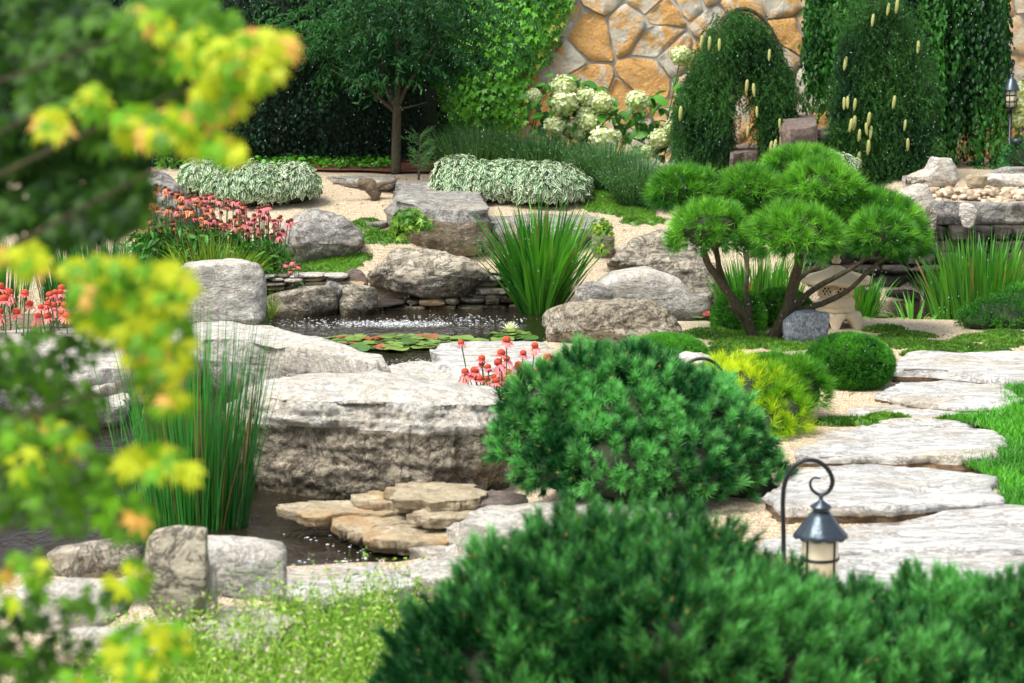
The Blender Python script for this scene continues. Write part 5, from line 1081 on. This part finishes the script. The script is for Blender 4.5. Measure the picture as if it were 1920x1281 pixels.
# ------------------------------------------------------------------ water lilies
def lily(label, cx, cy, rx, ry, n, flower=None, r=.085):
    q = inpoly_px([(cx + rx * math.cos(a), cy + ry * math.sin(a)) for a in np.linspace(0, 6.28, 16)], n); c = on(cx, cy, WZ); t = thing('water_lily', label, 'water lily', c, 'water lilies on the pond')
    a = np.linspace(.25, 2 * math.pi - .25, 15); tv = np.vstack([[0, 0, 0], np.column_stack([np.cos(a), np.sin(a), .05 * np.sin(a * 3)])]) * r; tf = np.array([[0, i + 1, i + 2] for i in range(14)])
    ms = [build('pad', tv * np.array([1, 1, v + .3]), tf, M['pad'], None, loc=(0, 0, 0), tint=v, link=False) for v in (.2, .5, .8, 1.0, 1.5)]
    for k, (x, y) in enumerate(q):
        p = on(x, y, WZ + .004 + .003 * (k % 9)); m = Matrix.Translation(Vector(p)) @ Matrix.Rotation(rng.normal(0, .09), 4, 'X') @ Matrix.Rotation(rng.uniform(0, 6.28), 4, 'Z') @ Matrix.Scale(rng.uniform(.55, 1.15), 4); inst('pad', ms[rng.choice(5, p=[.25, .3, .25, .12, .08])], t, m)
    if flower:
        mat, fx, fy, s = flower; V, F = [], []
        for ring in range(4):
            for j in range(9):
                a_ = j * 2 * math.pi / 9 + ring * .35; th = R(20 + ring * 22); m = len(V); L = .075 * s * (1 - ring * .1)
                for u, ww in ((0, .2), (.5, 1), (1, .05)):
                    rr = L * u * math.cos(th) ; z = L * u * math.sin(th) + .01; wd = .02 * s * ww
                    V += [(math.cos(a_) * rr - math.sin(a_) * wd / 2, math.sin(a_) * rr + math.cos(a_) * wd / 2, z), (math.cos(a_) * rr + math.sin(a_) * wd / 2, math.sin(a_) * rr - math.cos(a_) * wd / 2, z)]
                F += [[m, m + 1, m + 3, m + 2], [m + 2, m + 3, m + 5, m + 4]]
        p = on(fx, fy, WZ + .03); build('flower', np.array(V) + p, np.array(F), M[mat], t, tint=.7)
lily('water lily pads spread across the pond between the long rock and the cream slab', 740, 641, 170, 13, 190)
lily('water lily with a creamy white flower by the near boulder', 960, 628, 48, 9, 26, ('petal_white', 957, 622, 1.25))
lily('few lily pads with one pink water lily right of the front boulder', 1318, 600, 40, 7, 9, ('petal_pink', 1326, 596, .9))
lily('lily pads floating behind the stone lantern', 1650, 598, 48, 6, 26)
lily('faint lily pads at the right behind the thin flat stones', 1780, 599, 60, 4, 12)
def splash():
    P = []
    for cx, cy, rx, ry, n in ((740, 607, 110, 7, 900), (640, 605, 150, 10, 260), (860, 600, 130, 12, 240), (770, 682, 60, 10, 110), (640, 1010, 130, 30, 40), (650, 1052, 90, 12, 40)):
        a = rng.uniform(0, 6.28, n); r = rng.random(n) ** .7; P.append(on(cx + np.cos(a) * r * rx, cy + np.sin(a) * r * ry, WZ + .004))
    P = np.concatenate(P); tv, tf = cubesphere(1); tv = tv * np.array([1.6, 1.2, .35]); n = len(P); V, F, _, _ = scatter((tv, tf), P, np.tile(np.eye(3), (n, 1, 1)), rng.uniform(.003, .010, n) * rng.uniform(.4, 1, n)); tag(build('splash_foam', V, F, M['foam'], smooth=True), 'white bubbles and splashes where rain and the fountain hit the pond', 'foam', kind='stuff')
splash()

# ================================================================== SHRUBS
def pine_shrub(name, label, ells, n, mat, tm, size=1.0, up=.6, tsc=4, lo=0, hi=1.0, thick=.18, cs=.82, cat='shrub', group=None, noise_n=.3, upper=-.45, zmin=None, rnd=.3, lump=.0):
    c0 = np.array(ells[0][0]); zg = H(c0[0], c0[1]); t = thing(name, label, cat, (c0[0], c0[1], zg), group)
    P, Nn = shell(ells, n, (zg + .02) if zmin is None else zmin, thick, upper, lump); D = nrm(Nn + np.array([0, 0, up]) + rng.normal(0, noise_n, Nn.shape))
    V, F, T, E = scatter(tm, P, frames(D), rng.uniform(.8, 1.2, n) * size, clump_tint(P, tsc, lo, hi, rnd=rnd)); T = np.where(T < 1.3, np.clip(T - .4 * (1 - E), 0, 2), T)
    if name == 'mugo_pine':
        kb = rng.random(n) < (.13 if ells[0][0][1] > 7 else .28); b = scatter(MUGO_B, P[kb] + D[kb] * .004, frames(D[kb]), size, np.full(kb.sum(), .5)); V, F, T = merge([(V, F, T), (b[0], b[1], b[2])])
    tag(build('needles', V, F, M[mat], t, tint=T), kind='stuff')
    V, F, _ = merge([core_geo(ells, cs)]); build('light_block_core', V, F, M['core'], t, smooth=True); return t
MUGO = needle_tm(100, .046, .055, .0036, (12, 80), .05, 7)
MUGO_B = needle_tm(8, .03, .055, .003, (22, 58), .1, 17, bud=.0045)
Yb = 8.95
def be(cx, cy, rx, ry, dY=0, d=1.0): return px_ell(cx, cy, rx, ry, Yb + dY, d)
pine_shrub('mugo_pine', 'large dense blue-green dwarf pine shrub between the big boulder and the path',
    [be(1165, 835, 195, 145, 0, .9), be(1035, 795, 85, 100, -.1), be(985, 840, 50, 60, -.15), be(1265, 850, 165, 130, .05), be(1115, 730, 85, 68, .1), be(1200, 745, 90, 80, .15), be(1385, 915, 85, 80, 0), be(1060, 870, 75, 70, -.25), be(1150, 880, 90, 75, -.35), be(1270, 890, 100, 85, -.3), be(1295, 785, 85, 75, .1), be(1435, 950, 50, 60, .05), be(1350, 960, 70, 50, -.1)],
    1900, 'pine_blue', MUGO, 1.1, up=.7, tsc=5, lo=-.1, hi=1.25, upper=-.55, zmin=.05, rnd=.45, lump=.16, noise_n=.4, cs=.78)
MUGO2 = needle_tm(120, .038, .085, .0034, (22, 70), .05, 8)
Yf = 5.15
def fe(cx, cy, rx, ry, dY=0, d=1.0): return px_ell(cx, cy, rx, ry, Yf + dY, d)
pine_shrub('mugo_pine', 'blurred dark green dwarf pine filling the bottom foreground, left and larger of the two',
    [fe(1150, 1280, 330, 240, 0, .8), fe(930, 1330, 180, 190, -.1), fe(980, 1190, 130, 130, 0), fe(1110, 1095, 130, 90, .15), fe(1270, 1100, 125, 90, .15), fe(1400, 1210, 150, 110, 0), fe(1470, 1300, 180, 150, -.05), fe(850, 1390, 120, 150, -.1), fe(1240, 1230, 140, 110, -.2)],
    1900, 'pine_front', MUGO2, 1.1, up=1.0, tsc=4, rnd=.45, lo=-.1, hi=1.05, upper=-.2, zmin=.1, lump=.13, noise_n=.35, cs=.8)
pine_shrub('mugo_pine', 'blurred dark green dwarf pine in the bottom right corner with upright candle shoots',
    [fe(1790, 1390, 300, 210, .15, .8), fe(1610, 1255, 110, 110, .1), fe(1750, 1222, 120, 95, .2), fe(1890, 1232, 130, 105, .2), fe(2080, 1330, 160, 160, .1), fe(1680, 1370, 160, 150, -.1)],
    1500, 'pine_front', MUGO2, 1.1, up=1.4, tsc=4, rnd=.45, lo=-.05, hi=1.1, upper=-.2, zmin=.1, lump=.13, noise_n=.25, cs=.8)
YEL = needle_tm(46, .062, .04, .0028, (15, 75), .1, 9)
pine_shrub('golden_pine', 'golden-lime dwarf pine shrub behind the blue pine', [px_ell(1405, 742, 80, 48, 10.6), px_ell(1460, 782, 50, 45, 10.4), px_ell(1370, 718, 60, 38, 10.8), px_ell(1420, 800, 60, 30, 10.3)], 460, 'pine_yellow', YEL, 1.0, up=.6, lo=.0, hi=1.15, zmin=.03, tsc=5)
pine_shrub('dwarf_pine', 'fresh green dwarf pine shrub attached right of the golden one', [px_ell(1497, 735, 50, 52, 10.8), px_ell(1455, 712, 55, 35, 11.1)], 330, 'pine_mid', YEL, .95, up=.6, lo=-.1, hi=.9, zmin=.03)
BALL = needle_tm(16, .026, .014, .0026, (10, 80), .1, 10)
def ball(label, cx, cy, rx, ry, Y, n, mat='ball', **k): return pine_shrub('ball_shrub', label, [px_ell(cx, cy, rx, ry, Y)], n, mat, BALL, 1.0, up=.1, tsc=7, lo=.05, hi=.95, thick=.1, cs=.9, noise_n=.35, upper=-.8, group='clipped ball shrubs', zmin=.005, **k)
ball('neatly clipped green ball shrub beside the stepping stones', 1592, 682, 80, 52, 11.95, 5200)
ball('dark green ball shrub behind the left pine trunks', 1385, 600, 48, 55, 14.45, 2300)
ball('dark green ball shrub behind the right pine trunk, next to the stone lantern', 1465, 588, 58, 45, 14.75, 2300)
pine_shrub('low_green_mound', 'low bright green mound between the front boulder and the blue pine', [px_ell(1250, 668, 75, 36, 12.9)], 2300, 'ball', BALL, 1.1, up=.5, lo=.3, hi=1.1, thick=.1, cs=.9, upper=.0, zmin=.0)
DSP = needle_tm(30, .018, .05, .0028, (35, 75), .0, 11)
pine_shrub('dwarf_spruce', 'wide cushion-shaped dwarf spruce at the right edge by the pond', [px_ell(1880, 598, 75, 35, 14.6, .8), px_ell(1925, 575, 60, 34, 14.8), px_ell(1980, 590, 70, 42, 14.7), px_ell(1835, 605, 35, 18, 14.5)], 2200, 'ball', DSP, 1.0, up=.3, tsc=6, lo=-.05, hi=.95, upper=-.3, zmin=.01)
pine_shrub('dwarf_spruce', 'blue-green spruce top at the right edge below the lamp post', [px_ell(1925, 300, 40, 30, 19.3)], 500, 'pine_blue', DSP, 1.3, up=.3, zmin=.7)
leafy_bush('young_shrub', 'young fresh green shrub with lobed leaves in front of the squarish boulder', [px_ell(766, 420, 34, 30, 18.0), px_ell(750, 440, 22, 18, 18.0), px_ell(790, 425, 22, 24, 17.95)], 420, 'shrub_leaf', palmate_tm(notch=.3, wid=9), .06, cs=.35, thick=.7, noise_n=.8, down=.4, thi=1.0)
leafy_bush('yellow_leaf_plant', 'small yellow-leaved plant on the brown stone right of the iris clump', [px_ell(1130, 432, 22, 22, 18.1), px_ell(1128, 470, 12, 10, 17.9)], 160, 'lime_grass', leaf_tm(.05, .025), 1.0, cs=.3, thick=.7, noise_n=.8, down=.3)
leafy_bush('dry_plant', 'sparse reddish weed in the gravel left of the iris clump', [px_ell(905, 470, 20, 30, 17.6)], 90, 'lavender', leaf_tm(.03, .012), 1.0, cs=.12, thick=.9, noise_n=.8)
# ------------------------------------------------------------------ topiary pine
def niwaki():
    Y = 13.95; t = thing('topiary_pine', 'cloud-pruned pine with rounded bright green needle cushions on bare forked trunks', 'tree', at(1435, 640, Y))
    def br(pts, r0, r1, d0=0, d1=0, n=20):
        m = len(pts); P = spline([at(a, b, Y + d0 + (d1 - d0) * k / (m - 1)) for k, (a, b) in enumerate(pts)], n); V, F = tube(P, np.linspace(r0, r1, n), 10); V = V + .004 * fbm(V * 40, 3, 2)[:, None]; return V, F
    br_ = [[(1424, 648), (1402, 610), (1380, 570), (1352, 530), (1328, 495), (1318, 465)], [(1420, 640), (1400, 600), (1372, 560), (1352, 515), (1345, 480), (1338, 450)], [(1402, 606), (1404, 580), (1398, 545), (1402, 510), (1395, 470)],
           [(1438, 650), (1462, 615), (1478, 575), (1487, 535), (1497, 495), (1500, 450)], [(1474, 600), (1500, 565), (1530, 540), (1570, 518), (1610, 495), (1640, 470)], [(1470, 610), (1510, 580), (1545, 568), (1590, 545), (1625, 512), (1660, 480)],
           [(1490, 530), (1515, 510), (1540, 495), (1560, 450), (1560, 400)], [(1352, 530), (1340, 470), (1300, 420), (1285, 390)], [(1402, 520), (1400, 450), (1395, 390)], [(1640, 480), (1675, 460), (1695, 440)], [(1405, 612), (1385, 588), (1368, 575)]]
    rr = [(.042, .02), (.034, .016), (.022, .012), (.052, .028), (.026, .012), (.026, .012), (.018, .01), (.016, .01), (.014, .01), (.012, .008), (.02, .01)]
    dd = [(0, -.2), (.05, -.1), (0, .3), (0, -.2), (0, .1), (0, -.1), (0, .5), (-.1, .5), (.2, .5), (.1, .3), (.0, -.3)]
    for p, (a, b), (e, f) in zip(br_, rr, dd): V, F = br(p, a, b, e, f); build('trunk', V, F, M['bark'], t, smooth=True)
    PN = needle_tm(30, .095, .02, .0042, (6, 62), .1, 12)
    C = [(1286, 362, 72, 50, .35), (1396, 362, 70, 48, .45), (1540, 358, 84, 56, .3), (1503, 312, 78, 32, .75), (1332, 436, 80, 62, -.25), (1490, 446, 94, 64, -.35), (1640, 402, 74, 44, .3), (1655, 446, 64, 50, -.15), (1692, 452, 50, 70, .15), (1585, 425, 60, 50, .35), (1420, 420, 50, 40, .4)]
    for k, (cx, cy, rx, ry, dY) in enumerate(C):
        e = px_ell(cx, cy + 2, rx * .86, ry * .88, Y + dY, .92); n = int(430 * rx / 75)
        P, Nn = shell([e], n, -9, .25, -.50, .12, 7); D = nrm(Nn * np.array([1, 1, 1.0]) + np.array([0, 0, .05]) + rng.normal(0, .3, Nn.shape))
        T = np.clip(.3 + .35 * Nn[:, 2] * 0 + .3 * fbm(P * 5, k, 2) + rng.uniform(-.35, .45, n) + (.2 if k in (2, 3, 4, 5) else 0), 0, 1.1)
        V, F, TT, _ = scatter(PN, P, frames(D), rng.uniform(.75, 1.2, n) * (.8 + rx / 400), np.clip(T + .45 * (Nn[:, 2] < -.05) * -1, 0, 1.1)); c = build('needle_cushion', V, F, M['pine_bright'], t, tint=TT); tag(c, kind='stuff')  # downward-facing needles tinted darker, underside shade put into the colour
        V, F, _ = merge([core_geo([(e[0] + [0, 0, .02], e[1] * np.array([1, 1, .8]))], .72)]); build('shade_core', V, F, M['core'], c, smooth=True)
niwaki()
# ------------------------------------------------------------------ stone lantern
def stone_lantern():
    Y = 14.6; c = at(1565, 628, Y); c[2] = H(c[0], c[1]) - .01; t = thing('stone_lantern', 'low sandstone garden lantern with a wide flared roof and arched legs under the pine', 'lantern', c)
    def zz(y): return at(1565, y, Y)[2]
    s = mpp(Y); g = R(0)
    def hexa(prof, mat, name, bev=True, ph=g, seg=6):
        V, F = lathe(prof, seg, (c[0], c[1], 0), ph); return build(name, V, F, M[mat], t)
    # roof: hexagonal, edge sweeping up at the corners
    seg = 36; prof = [(.03, zz(498)), (.06, zz(502)), (.12, zz(509)), (.20, zz(517)), (.272, zz(524)), (.28, zz(526)), (.278, zz(532)), (.26, zz(533)), (.10, zz(531))]
    V, F = lathe(prof, seg, (0, 0, 0)); a = np.arctan2(V[:, 1], V[:, 0]); r = np.hypot(V[:, 0], V[:, 1]); f = math.cos(math.pi / 6) / np.cos((a % (math.pi / 3)) - math.pi / 6); k = sm(.05, .2, r); q = V.copy(); sc = 1 + (f - 1) * 1.0
    q[:, 0] *= sc; q[:, 1] *= sc; q[:, 2] += .016 * k * (np.abs(np.cos(a * 3)) ** 4) * (r / .26) ** 3; q[:, :2] += c[:2]; build('roof', q, F, M['lantern_stone'], t)
    V, F = lathe([(.028, zz(494)), (.035, zz(488)), (.02, zz(484)), (.03, zz(478)), (.018, zz(472)), (.002, zz(466))], 16, (c[0], c[1], 0)); build('finial', V, F, M['lantern_stone'], t, smooth=True)
    hexa([(.115, zz(531)), (.125, zz(534)), (.125, zz(536))][::-1], 'lantern_stone', 'box_rim')
    hexa([(.122, zz(554)), (.122, zz(535))], 'hollow_shade', 'light_box')  # closed box, its dark colour stands for the shade inside
    for k in range(6):      # frame with lattice on every side
        a0, a1 = k * math.pi / 3, (k + 1) * math.pi / 3; A = np.array([math.cos(a0), math.sin(a0)]) * .131; B = np.array([math.cos(a1), math.sin(a1)]) * .131; n2 = (A + B) / 2; nn = n2 / np.linalg.norm(n2); ps = []
        z0, z1 = zz(554), zz(534)
        def P3(u, v): q = A + (B - A) * u; return np.array([c[0] + q[0], c[1] + q[1], z0 + (z1 - z0) * v])
        for (u0, v0, u1, v1, rr) in ((0, 0, 0, 1, .014), (.05, .04, .95, .04, .009), (.05, .96, .95, .96, .009), (.14, 0, .14, 1, .007), (.86, 0, .86, 1, .007)): ps.append(tube([P3(u0, v0), P3(u1, v1)], rr, 4))
        for j in range(-2, 4):
            for sgn in (1, -1):
                u0 = .14 + .72 * j / 3.0; pts = [(u, (u - u0) / .72 * 1.5 if sgn > 0 else 1 - (u - u0) / .72 * 1.5) for u in np.linspace(.14, .86, 25)]; pts = [(u, v) for u, v in pts if 0.04 <= v <= .96]
                if len(pts) > 2: ps.append(tube([P3(*pts[0]), P3(*pts[-1])], .0048, 4))
        V, F, _ = merge(ps); build('lattice_window', V, F, M['lantern_stone'], t)
    hexa([(.15, zz(584)), (.158, zz(582)), (.158, zz(577)), (.148, zz(575)), (.16, zz(573)), (.16, zz(566)), (.145, zz(561)), (.128, zz(557)), (.128, zz(553))], 'lantern_stone', 'platform')
    V, F = lathe([(.10, zz(600)), (.165, zz(594)), (.17, zz(588)), (.15, zz(584)), (.1, zz(583))], 6, (c[0] + .02, c[1], 0)); build('leg_apron', V, F, M['lantern_stone'], t)
    for k in range(6):
        a = k * math.pi / 3; d = np.array([math.cos(a), math.sin(a), 0]); tg = np.array([-math.sin(a), math.cos(a), 0]); rings = []
        for y, ro, ri, hw in ((584, .15, .09, .085), (592, .17, .10, .075), (600, .185, .125, .05), (610, .198, .15, .034), (620, .21, .165, .032), (631, .235, .175, .045)):
            z = zz(y); o = np.array([c[0] + .02, c[1], 0]); rings.append([o + d * ri - tg * hw + [0, 0, z], o + d * ro - tg * hw * .8 + [0, 0, z], o + d * ro + tg * hw * .8 + [0, 0, z], o + d * ri + tg * hw + [0, 0, z]])
        V = np.array(rings).reshape(-1, 3); i = np.arange(5)[:, None] * 4; j = np.arange(4)[None]; j2 = (j + 1) % 4; F = np.stack([i + j2, i + j, i + 4 + j, i + 4 + j2], -1).reshape(-1, 4); build('leg', V, [F, np.array([[0, 1, 2, 3], [23, 22, 21, 20]])], M['lantern_stone'], t)
stone_lantern(); bpy.data.objects['stone_lantern'].rotation_euler.z = R(16)
# ------------------------------------------------------------------ hook lanterns
def hook_lantern(label, dx, dy, Y, full=True):
    def q(x, y): return at(x + dx, y + dy, Y)
    b = q(1472, 1200); b[2] = H(b[0], b[1]); t = thing('path_lantern', label, 'lantern', b, 'hook path lanterns')
    top = [(1470, 1060), (1469, 1000), (1468, 940), (1472, 905), (1486, 878), (1508, 864), (1532, 865), (1552, 880), (1561, 902), (1554, 921), (1538, 928), (1523, 919), (1519, 905), (1526, 896), (1538, 898)]
    P = spline([b] + [q(*p) for p in top], 90); rad = np.full(90, .0085); rad[-16:] = np.linspace(.008, .0035, 16); V, F = tube(P, rad, 8); build('hook_post', V, F, M['iron'], t, smooth=True)
    if not full: return
    c = q(1538, 1000); c0 = (c[0], c[1], 0)
    def zz(y): return q(1538, y)[2]
    k = mpp(Y)
    V, F = lathe([(4 * k, zz(926)), (5 * k, zz(930)), (3.5 * k, zz(936)), (7 * k, zz(940)), (20 * k, zz(949)), (21 * k, zz(951)), (14 * k, zz(950)), (16 * k, zz(952)), (16 * k, zz(959))], 20, c0); build('lamp_cap', V, F, M['blued_iron'], t, smooth=True)
    V, F = lathe([(15 * k, zz(957)), (25 * k, zz(970)), (36 * k, zz(984)), (46 * k, zz(996)), (52 * k, zz(1003)), (50 * k, zz(1004)), (34 * k, zz(985))], 48, c0); a = np.arctan2(V[:, 1] - c0[1], V[:, 0] - c0[0]); r = np.hypot(V[:, 0] - c0[0], V[:, 1] - c0[1]); V[:, 2] -= .010 * sm(40 * k, 52 * k, r) * np.abs(np.sin(a * 6)); dmp = .0022 * vnoise(V * 90, 3); V[:, 2] += dmp; build('lamp_roof', V, F, M['blued_iron'], t, smooth=True)
    V, F = lathe([(30 * k, zz(1085)), (35 * k, zz(1080)), (35 * k, zz(1000)), (30 * k, zz(996))], 28, c0); build('lamp_glass', V, F, M['frosted'], t, smooth=True)
    ps = []
    for y in (1046, 1082): ps.append(lathe([(35 * k, zz(y + 3)), (37.5 * k, zz(y + 2)), (37.5 * k, zz(y - 2)), (35 * k, zz(y - 3))], 28, c0))
    for j in range(4): a = j * math.pi / 2 + .7; ps.append(tube([np.array([c[0] + math.cos(a) * 36.5 * k, c[1] + math.sin(a) * 36.5 * k, zz(y)]) for y in (1086, 1000)], .0035, 6))
    V, F, _ = merge(ps); build('cage', V, F, M['iron'], t)
hook_lantern('black iron hook lantern with a dimpled conical roof beside the path', 0, 0, 7.0)
hook_lantern('second black hook mostly hidden behind the blue pine, only its curved top showing', -203, -190, 9.9, False)
# ------------------------------------------------------------------ foreground herbs
def herbs():
    n = 6500; q = inpoly_px([(180, 1190), (330, 1150), (480, 1110), (620, 1085), (780, 1080), (800, 1300), (700, 1420), (100, 1420)], n); P = on(q[:, 0], q[:, 1] + 40, 0.0); P[:, 2] = H(P[:, 0], P[:, 1])
    V, F, k = blades(P, rng.uniform(0, 6.28, n), rng.uniform(.10, .34, n), rng.uniform(0, .3, n), rng.uniform(0, .3, n), np.full(n, .004), 4); T = np.repeat(clump_tint(P, 2, .2, 1.1), k); Vr = V.reshape(n, k, 3)
    t = build('herb_patch', V, F, M['herb'], tint=T); tag(t, 'blurred light green herbs with pale pinkish flower spikes at the bottom left', 'herbs', kind='stuff')
    m = n * 9; i = rng.integers(0, n, m); u = rng.integers(0, 5, m) * 2; Q = Vr[i, u] + rng.normal(0, .006, (m, 3)); tt = rng.uniform(.1, 1.1, m); tt[(u >= 8) & (rng.random(m) < .2)] = 1.6
    V2, F2, T2, _ = scatter(leaf_tm(.017, .006), Q, leaf_frames(rand_dirs(m, .8)), rng.uniform(.7, 1.5, m), tt); tag(build('foliage', V2, F2, M['herb'], t, tint=T2), kind='stuff')
    sheet_px('herb_bed_soil', [(250, 1230), (480, 1150), (780, 1110), (900, 1200), (900, 1300), (250, 1300)], 'lawn_soil', .012)
herbs()
# ------------------------------------------------------------------ maple
def maple():
    t = thing('maple_tree', 'blurred foreground maple with dark green inner leaves and yellow-orange tips, filling the left side', 'tree', (-1.35, 3.0, 0))
    # (px,py,rx,ry,Y,n,tint lo,hi, orange share)
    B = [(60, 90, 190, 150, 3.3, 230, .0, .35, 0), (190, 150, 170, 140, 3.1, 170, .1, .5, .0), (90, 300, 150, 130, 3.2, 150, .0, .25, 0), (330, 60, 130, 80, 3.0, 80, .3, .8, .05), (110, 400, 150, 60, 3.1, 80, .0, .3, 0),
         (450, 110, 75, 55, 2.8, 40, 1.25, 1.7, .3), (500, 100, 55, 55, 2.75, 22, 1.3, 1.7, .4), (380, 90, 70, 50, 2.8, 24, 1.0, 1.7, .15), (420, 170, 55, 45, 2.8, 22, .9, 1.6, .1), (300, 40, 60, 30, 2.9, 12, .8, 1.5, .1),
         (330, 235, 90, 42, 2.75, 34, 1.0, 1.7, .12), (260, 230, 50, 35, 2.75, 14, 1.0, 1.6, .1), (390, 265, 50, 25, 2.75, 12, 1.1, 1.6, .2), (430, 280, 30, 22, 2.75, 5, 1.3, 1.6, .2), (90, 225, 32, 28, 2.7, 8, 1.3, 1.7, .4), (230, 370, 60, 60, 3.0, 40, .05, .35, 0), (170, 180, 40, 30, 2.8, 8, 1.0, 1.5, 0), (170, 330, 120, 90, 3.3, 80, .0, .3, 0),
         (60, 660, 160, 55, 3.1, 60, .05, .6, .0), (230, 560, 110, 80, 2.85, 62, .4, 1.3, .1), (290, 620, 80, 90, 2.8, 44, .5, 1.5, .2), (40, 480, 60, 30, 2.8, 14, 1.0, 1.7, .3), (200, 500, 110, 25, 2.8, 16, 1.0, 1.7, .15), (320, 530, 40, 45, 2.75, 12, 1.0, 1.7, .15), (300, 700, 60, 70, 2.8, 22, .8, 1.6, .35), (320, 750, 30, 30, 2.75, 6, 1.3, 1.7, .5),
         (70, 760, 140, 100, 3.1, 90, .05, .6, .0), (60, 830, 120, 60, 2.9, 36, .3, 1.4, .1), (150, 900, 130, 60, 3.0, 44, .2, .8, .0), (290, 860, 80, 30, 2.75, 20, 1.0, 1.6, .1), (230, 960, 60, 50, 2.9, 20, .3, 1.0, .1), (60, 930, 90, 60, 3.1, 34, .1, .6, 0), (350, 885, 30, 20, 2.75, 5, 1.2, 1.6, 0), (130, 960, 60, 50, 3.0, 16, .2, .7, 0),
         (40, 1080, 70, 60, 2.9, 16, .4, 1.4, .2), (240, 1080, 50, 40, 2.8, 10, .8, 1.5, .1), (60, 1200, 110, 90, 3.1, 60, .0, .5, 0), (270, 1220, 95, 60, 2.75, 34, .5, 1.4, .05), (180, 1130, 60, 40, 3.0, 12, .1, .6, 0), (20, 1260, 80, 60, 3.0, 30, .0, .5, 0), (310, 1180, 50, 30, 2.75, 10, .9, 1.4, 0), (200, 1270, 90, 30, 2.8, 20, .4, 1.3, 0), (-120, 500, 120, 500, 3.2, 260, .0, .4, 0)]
    P, T, Bc = [], [], []
    for cx, cy, rx, ry, Y, n, lo, hi, orr in B:
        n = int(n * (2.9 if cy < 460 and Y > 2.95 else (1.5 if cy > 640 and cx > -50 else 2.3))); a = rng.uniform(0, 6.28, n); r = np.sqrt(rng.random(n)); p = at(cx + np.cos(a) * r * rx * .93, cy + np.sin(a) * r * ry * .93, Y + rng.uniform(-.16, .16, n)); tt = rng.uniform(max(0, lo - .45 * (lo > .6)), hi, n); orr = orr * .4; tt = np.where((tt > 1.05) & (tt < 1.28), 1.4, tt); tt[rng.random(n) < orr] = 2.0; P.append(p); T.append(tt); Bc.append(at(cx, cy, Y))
    P = np.concatenate(P); T = np.concatenate(T); n = len(P); nn = np.column_stack([rng.normal(0, .5, n), rng.normal(-.75, .35, n), rng.normal(.6, .3, n)]); Fr = leaf_frames(nn, 1.0); S = rng.uniform(.019, .034, n)
    tm = palmate_tm(lobes=((0, 1.0), (50, .85), (100, .55)), notch=.38, curl=.25, wid=13)
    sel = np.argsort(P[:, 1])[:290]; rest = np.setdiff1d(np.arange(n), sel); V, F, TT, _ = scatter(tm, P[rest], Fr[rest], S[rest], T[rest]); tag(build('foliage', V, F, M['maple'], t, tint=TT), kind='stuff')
    lv = (.1, .3, .5, .7, .9, 1.1, 1.5, 1.7, 2.0); me = [build('leaf', tm[0], tm[1], M['maple'], None, loc=(0, 0, 0), tint=v, link=False) for v in lv]
    for k in sel:
        m = np.eye(4); m[:3, :3] = Fr[k] * S[k]; m[:3, 3] = P[k]; inst('leaf', me[int(np.argmin(np.abs(np.array(lv) - T[k])))], t, m.tolist())
    tr = spline([(-1.35, 3.0, 0), (-1.3, 3.0, .8), (-1.25, 3.05, 1.6), (-1.3, 3.1, 2.4), (-1.2, 3.1, 3.2)], 20); V, F = tube(tr, np.linspace(.07, .03, 20), 10); build('trunk', V, F, M['bark'], t, smooth=True); bs = []
    for bc in Bc[::3]:
        z = bc[2] - .55 * abs(bc[0] + 1.3); k = int(np.argmin(np.abs(tr[:, 2] - z))); s = tr[k]; md = (s + bc) / 2 + np.array([0, 0, .04]); bs.append(tube(spline([s, md, bc], 10), np.linspace(.006, .002, 10), 5))
    V, F, _ = merge(bs); build('branches', V, F, M['bark'], t, smooth=True)
maple()
# ------------------------------------------------------------------ rain
def rain():
    n = 3800; Y = rng.uniform(9, 20.6, n) ; px = rng.uniform(-100, 2000, n); py = rng.uniform(-40, 700, n); P = at(px, py, Y); ok = P[:, 2] > H(P[:, 0], P[:, 1]) + .05; P = P[ok]; n = len(P)
    tv, tf = cubesphere(1); tv = tv * np.array([.55, .55, 1.5]); V, F, _, _ = scatter((tv, tf), P, np.tile(np.eye(3), (n, 1, 1)), rng.uniform(.0015, .0038, n)); tag(build('rain_drops', V, F, M['drop'], smooth=True), 'fine bright raindrops falling over the whole garden', 'rain', kind='stuff')
rain()
# ------------------------------------------------------------------ litter on the gravel
def litter():
    q = np.concatenate([inpoly_px([(1250, 690), (1500, 640), (1920, 620), (1960, 1000), (1500, 1060), (1560, 760)], 260), inpoly_px([(590, 330), (740, 330), (1230, 400), (1100, 500), (560, 520)], 160)]); P = gnd(q[:, 0], q[:, 1]); P = P[P[:, 2] > -.15]; n = len(P); P[:, 2] += rng.choice([.012, .05], n, p=[.8, .2]) * 0 + .012
    V, F, T, _ = scatter(leaf_tm(.028, .013, .2, .4), P, leaf_frames(rand_dirs(n, 1.5)), rng.uniform(.5, 1.3, n), rng.uniform(0, 1, n)); tag(build('leaf_litter', V, F, M['litter'], tint=T), 'tiny dry brown leaves scattered over gravel and moss', 'fallen leaves', kind='stuff')
M['litter'] = leafmat('dry_leaf', (0.10, 0.05, 0.02), (0.35, 0.24, 0.10), trans=0.1)
litter()
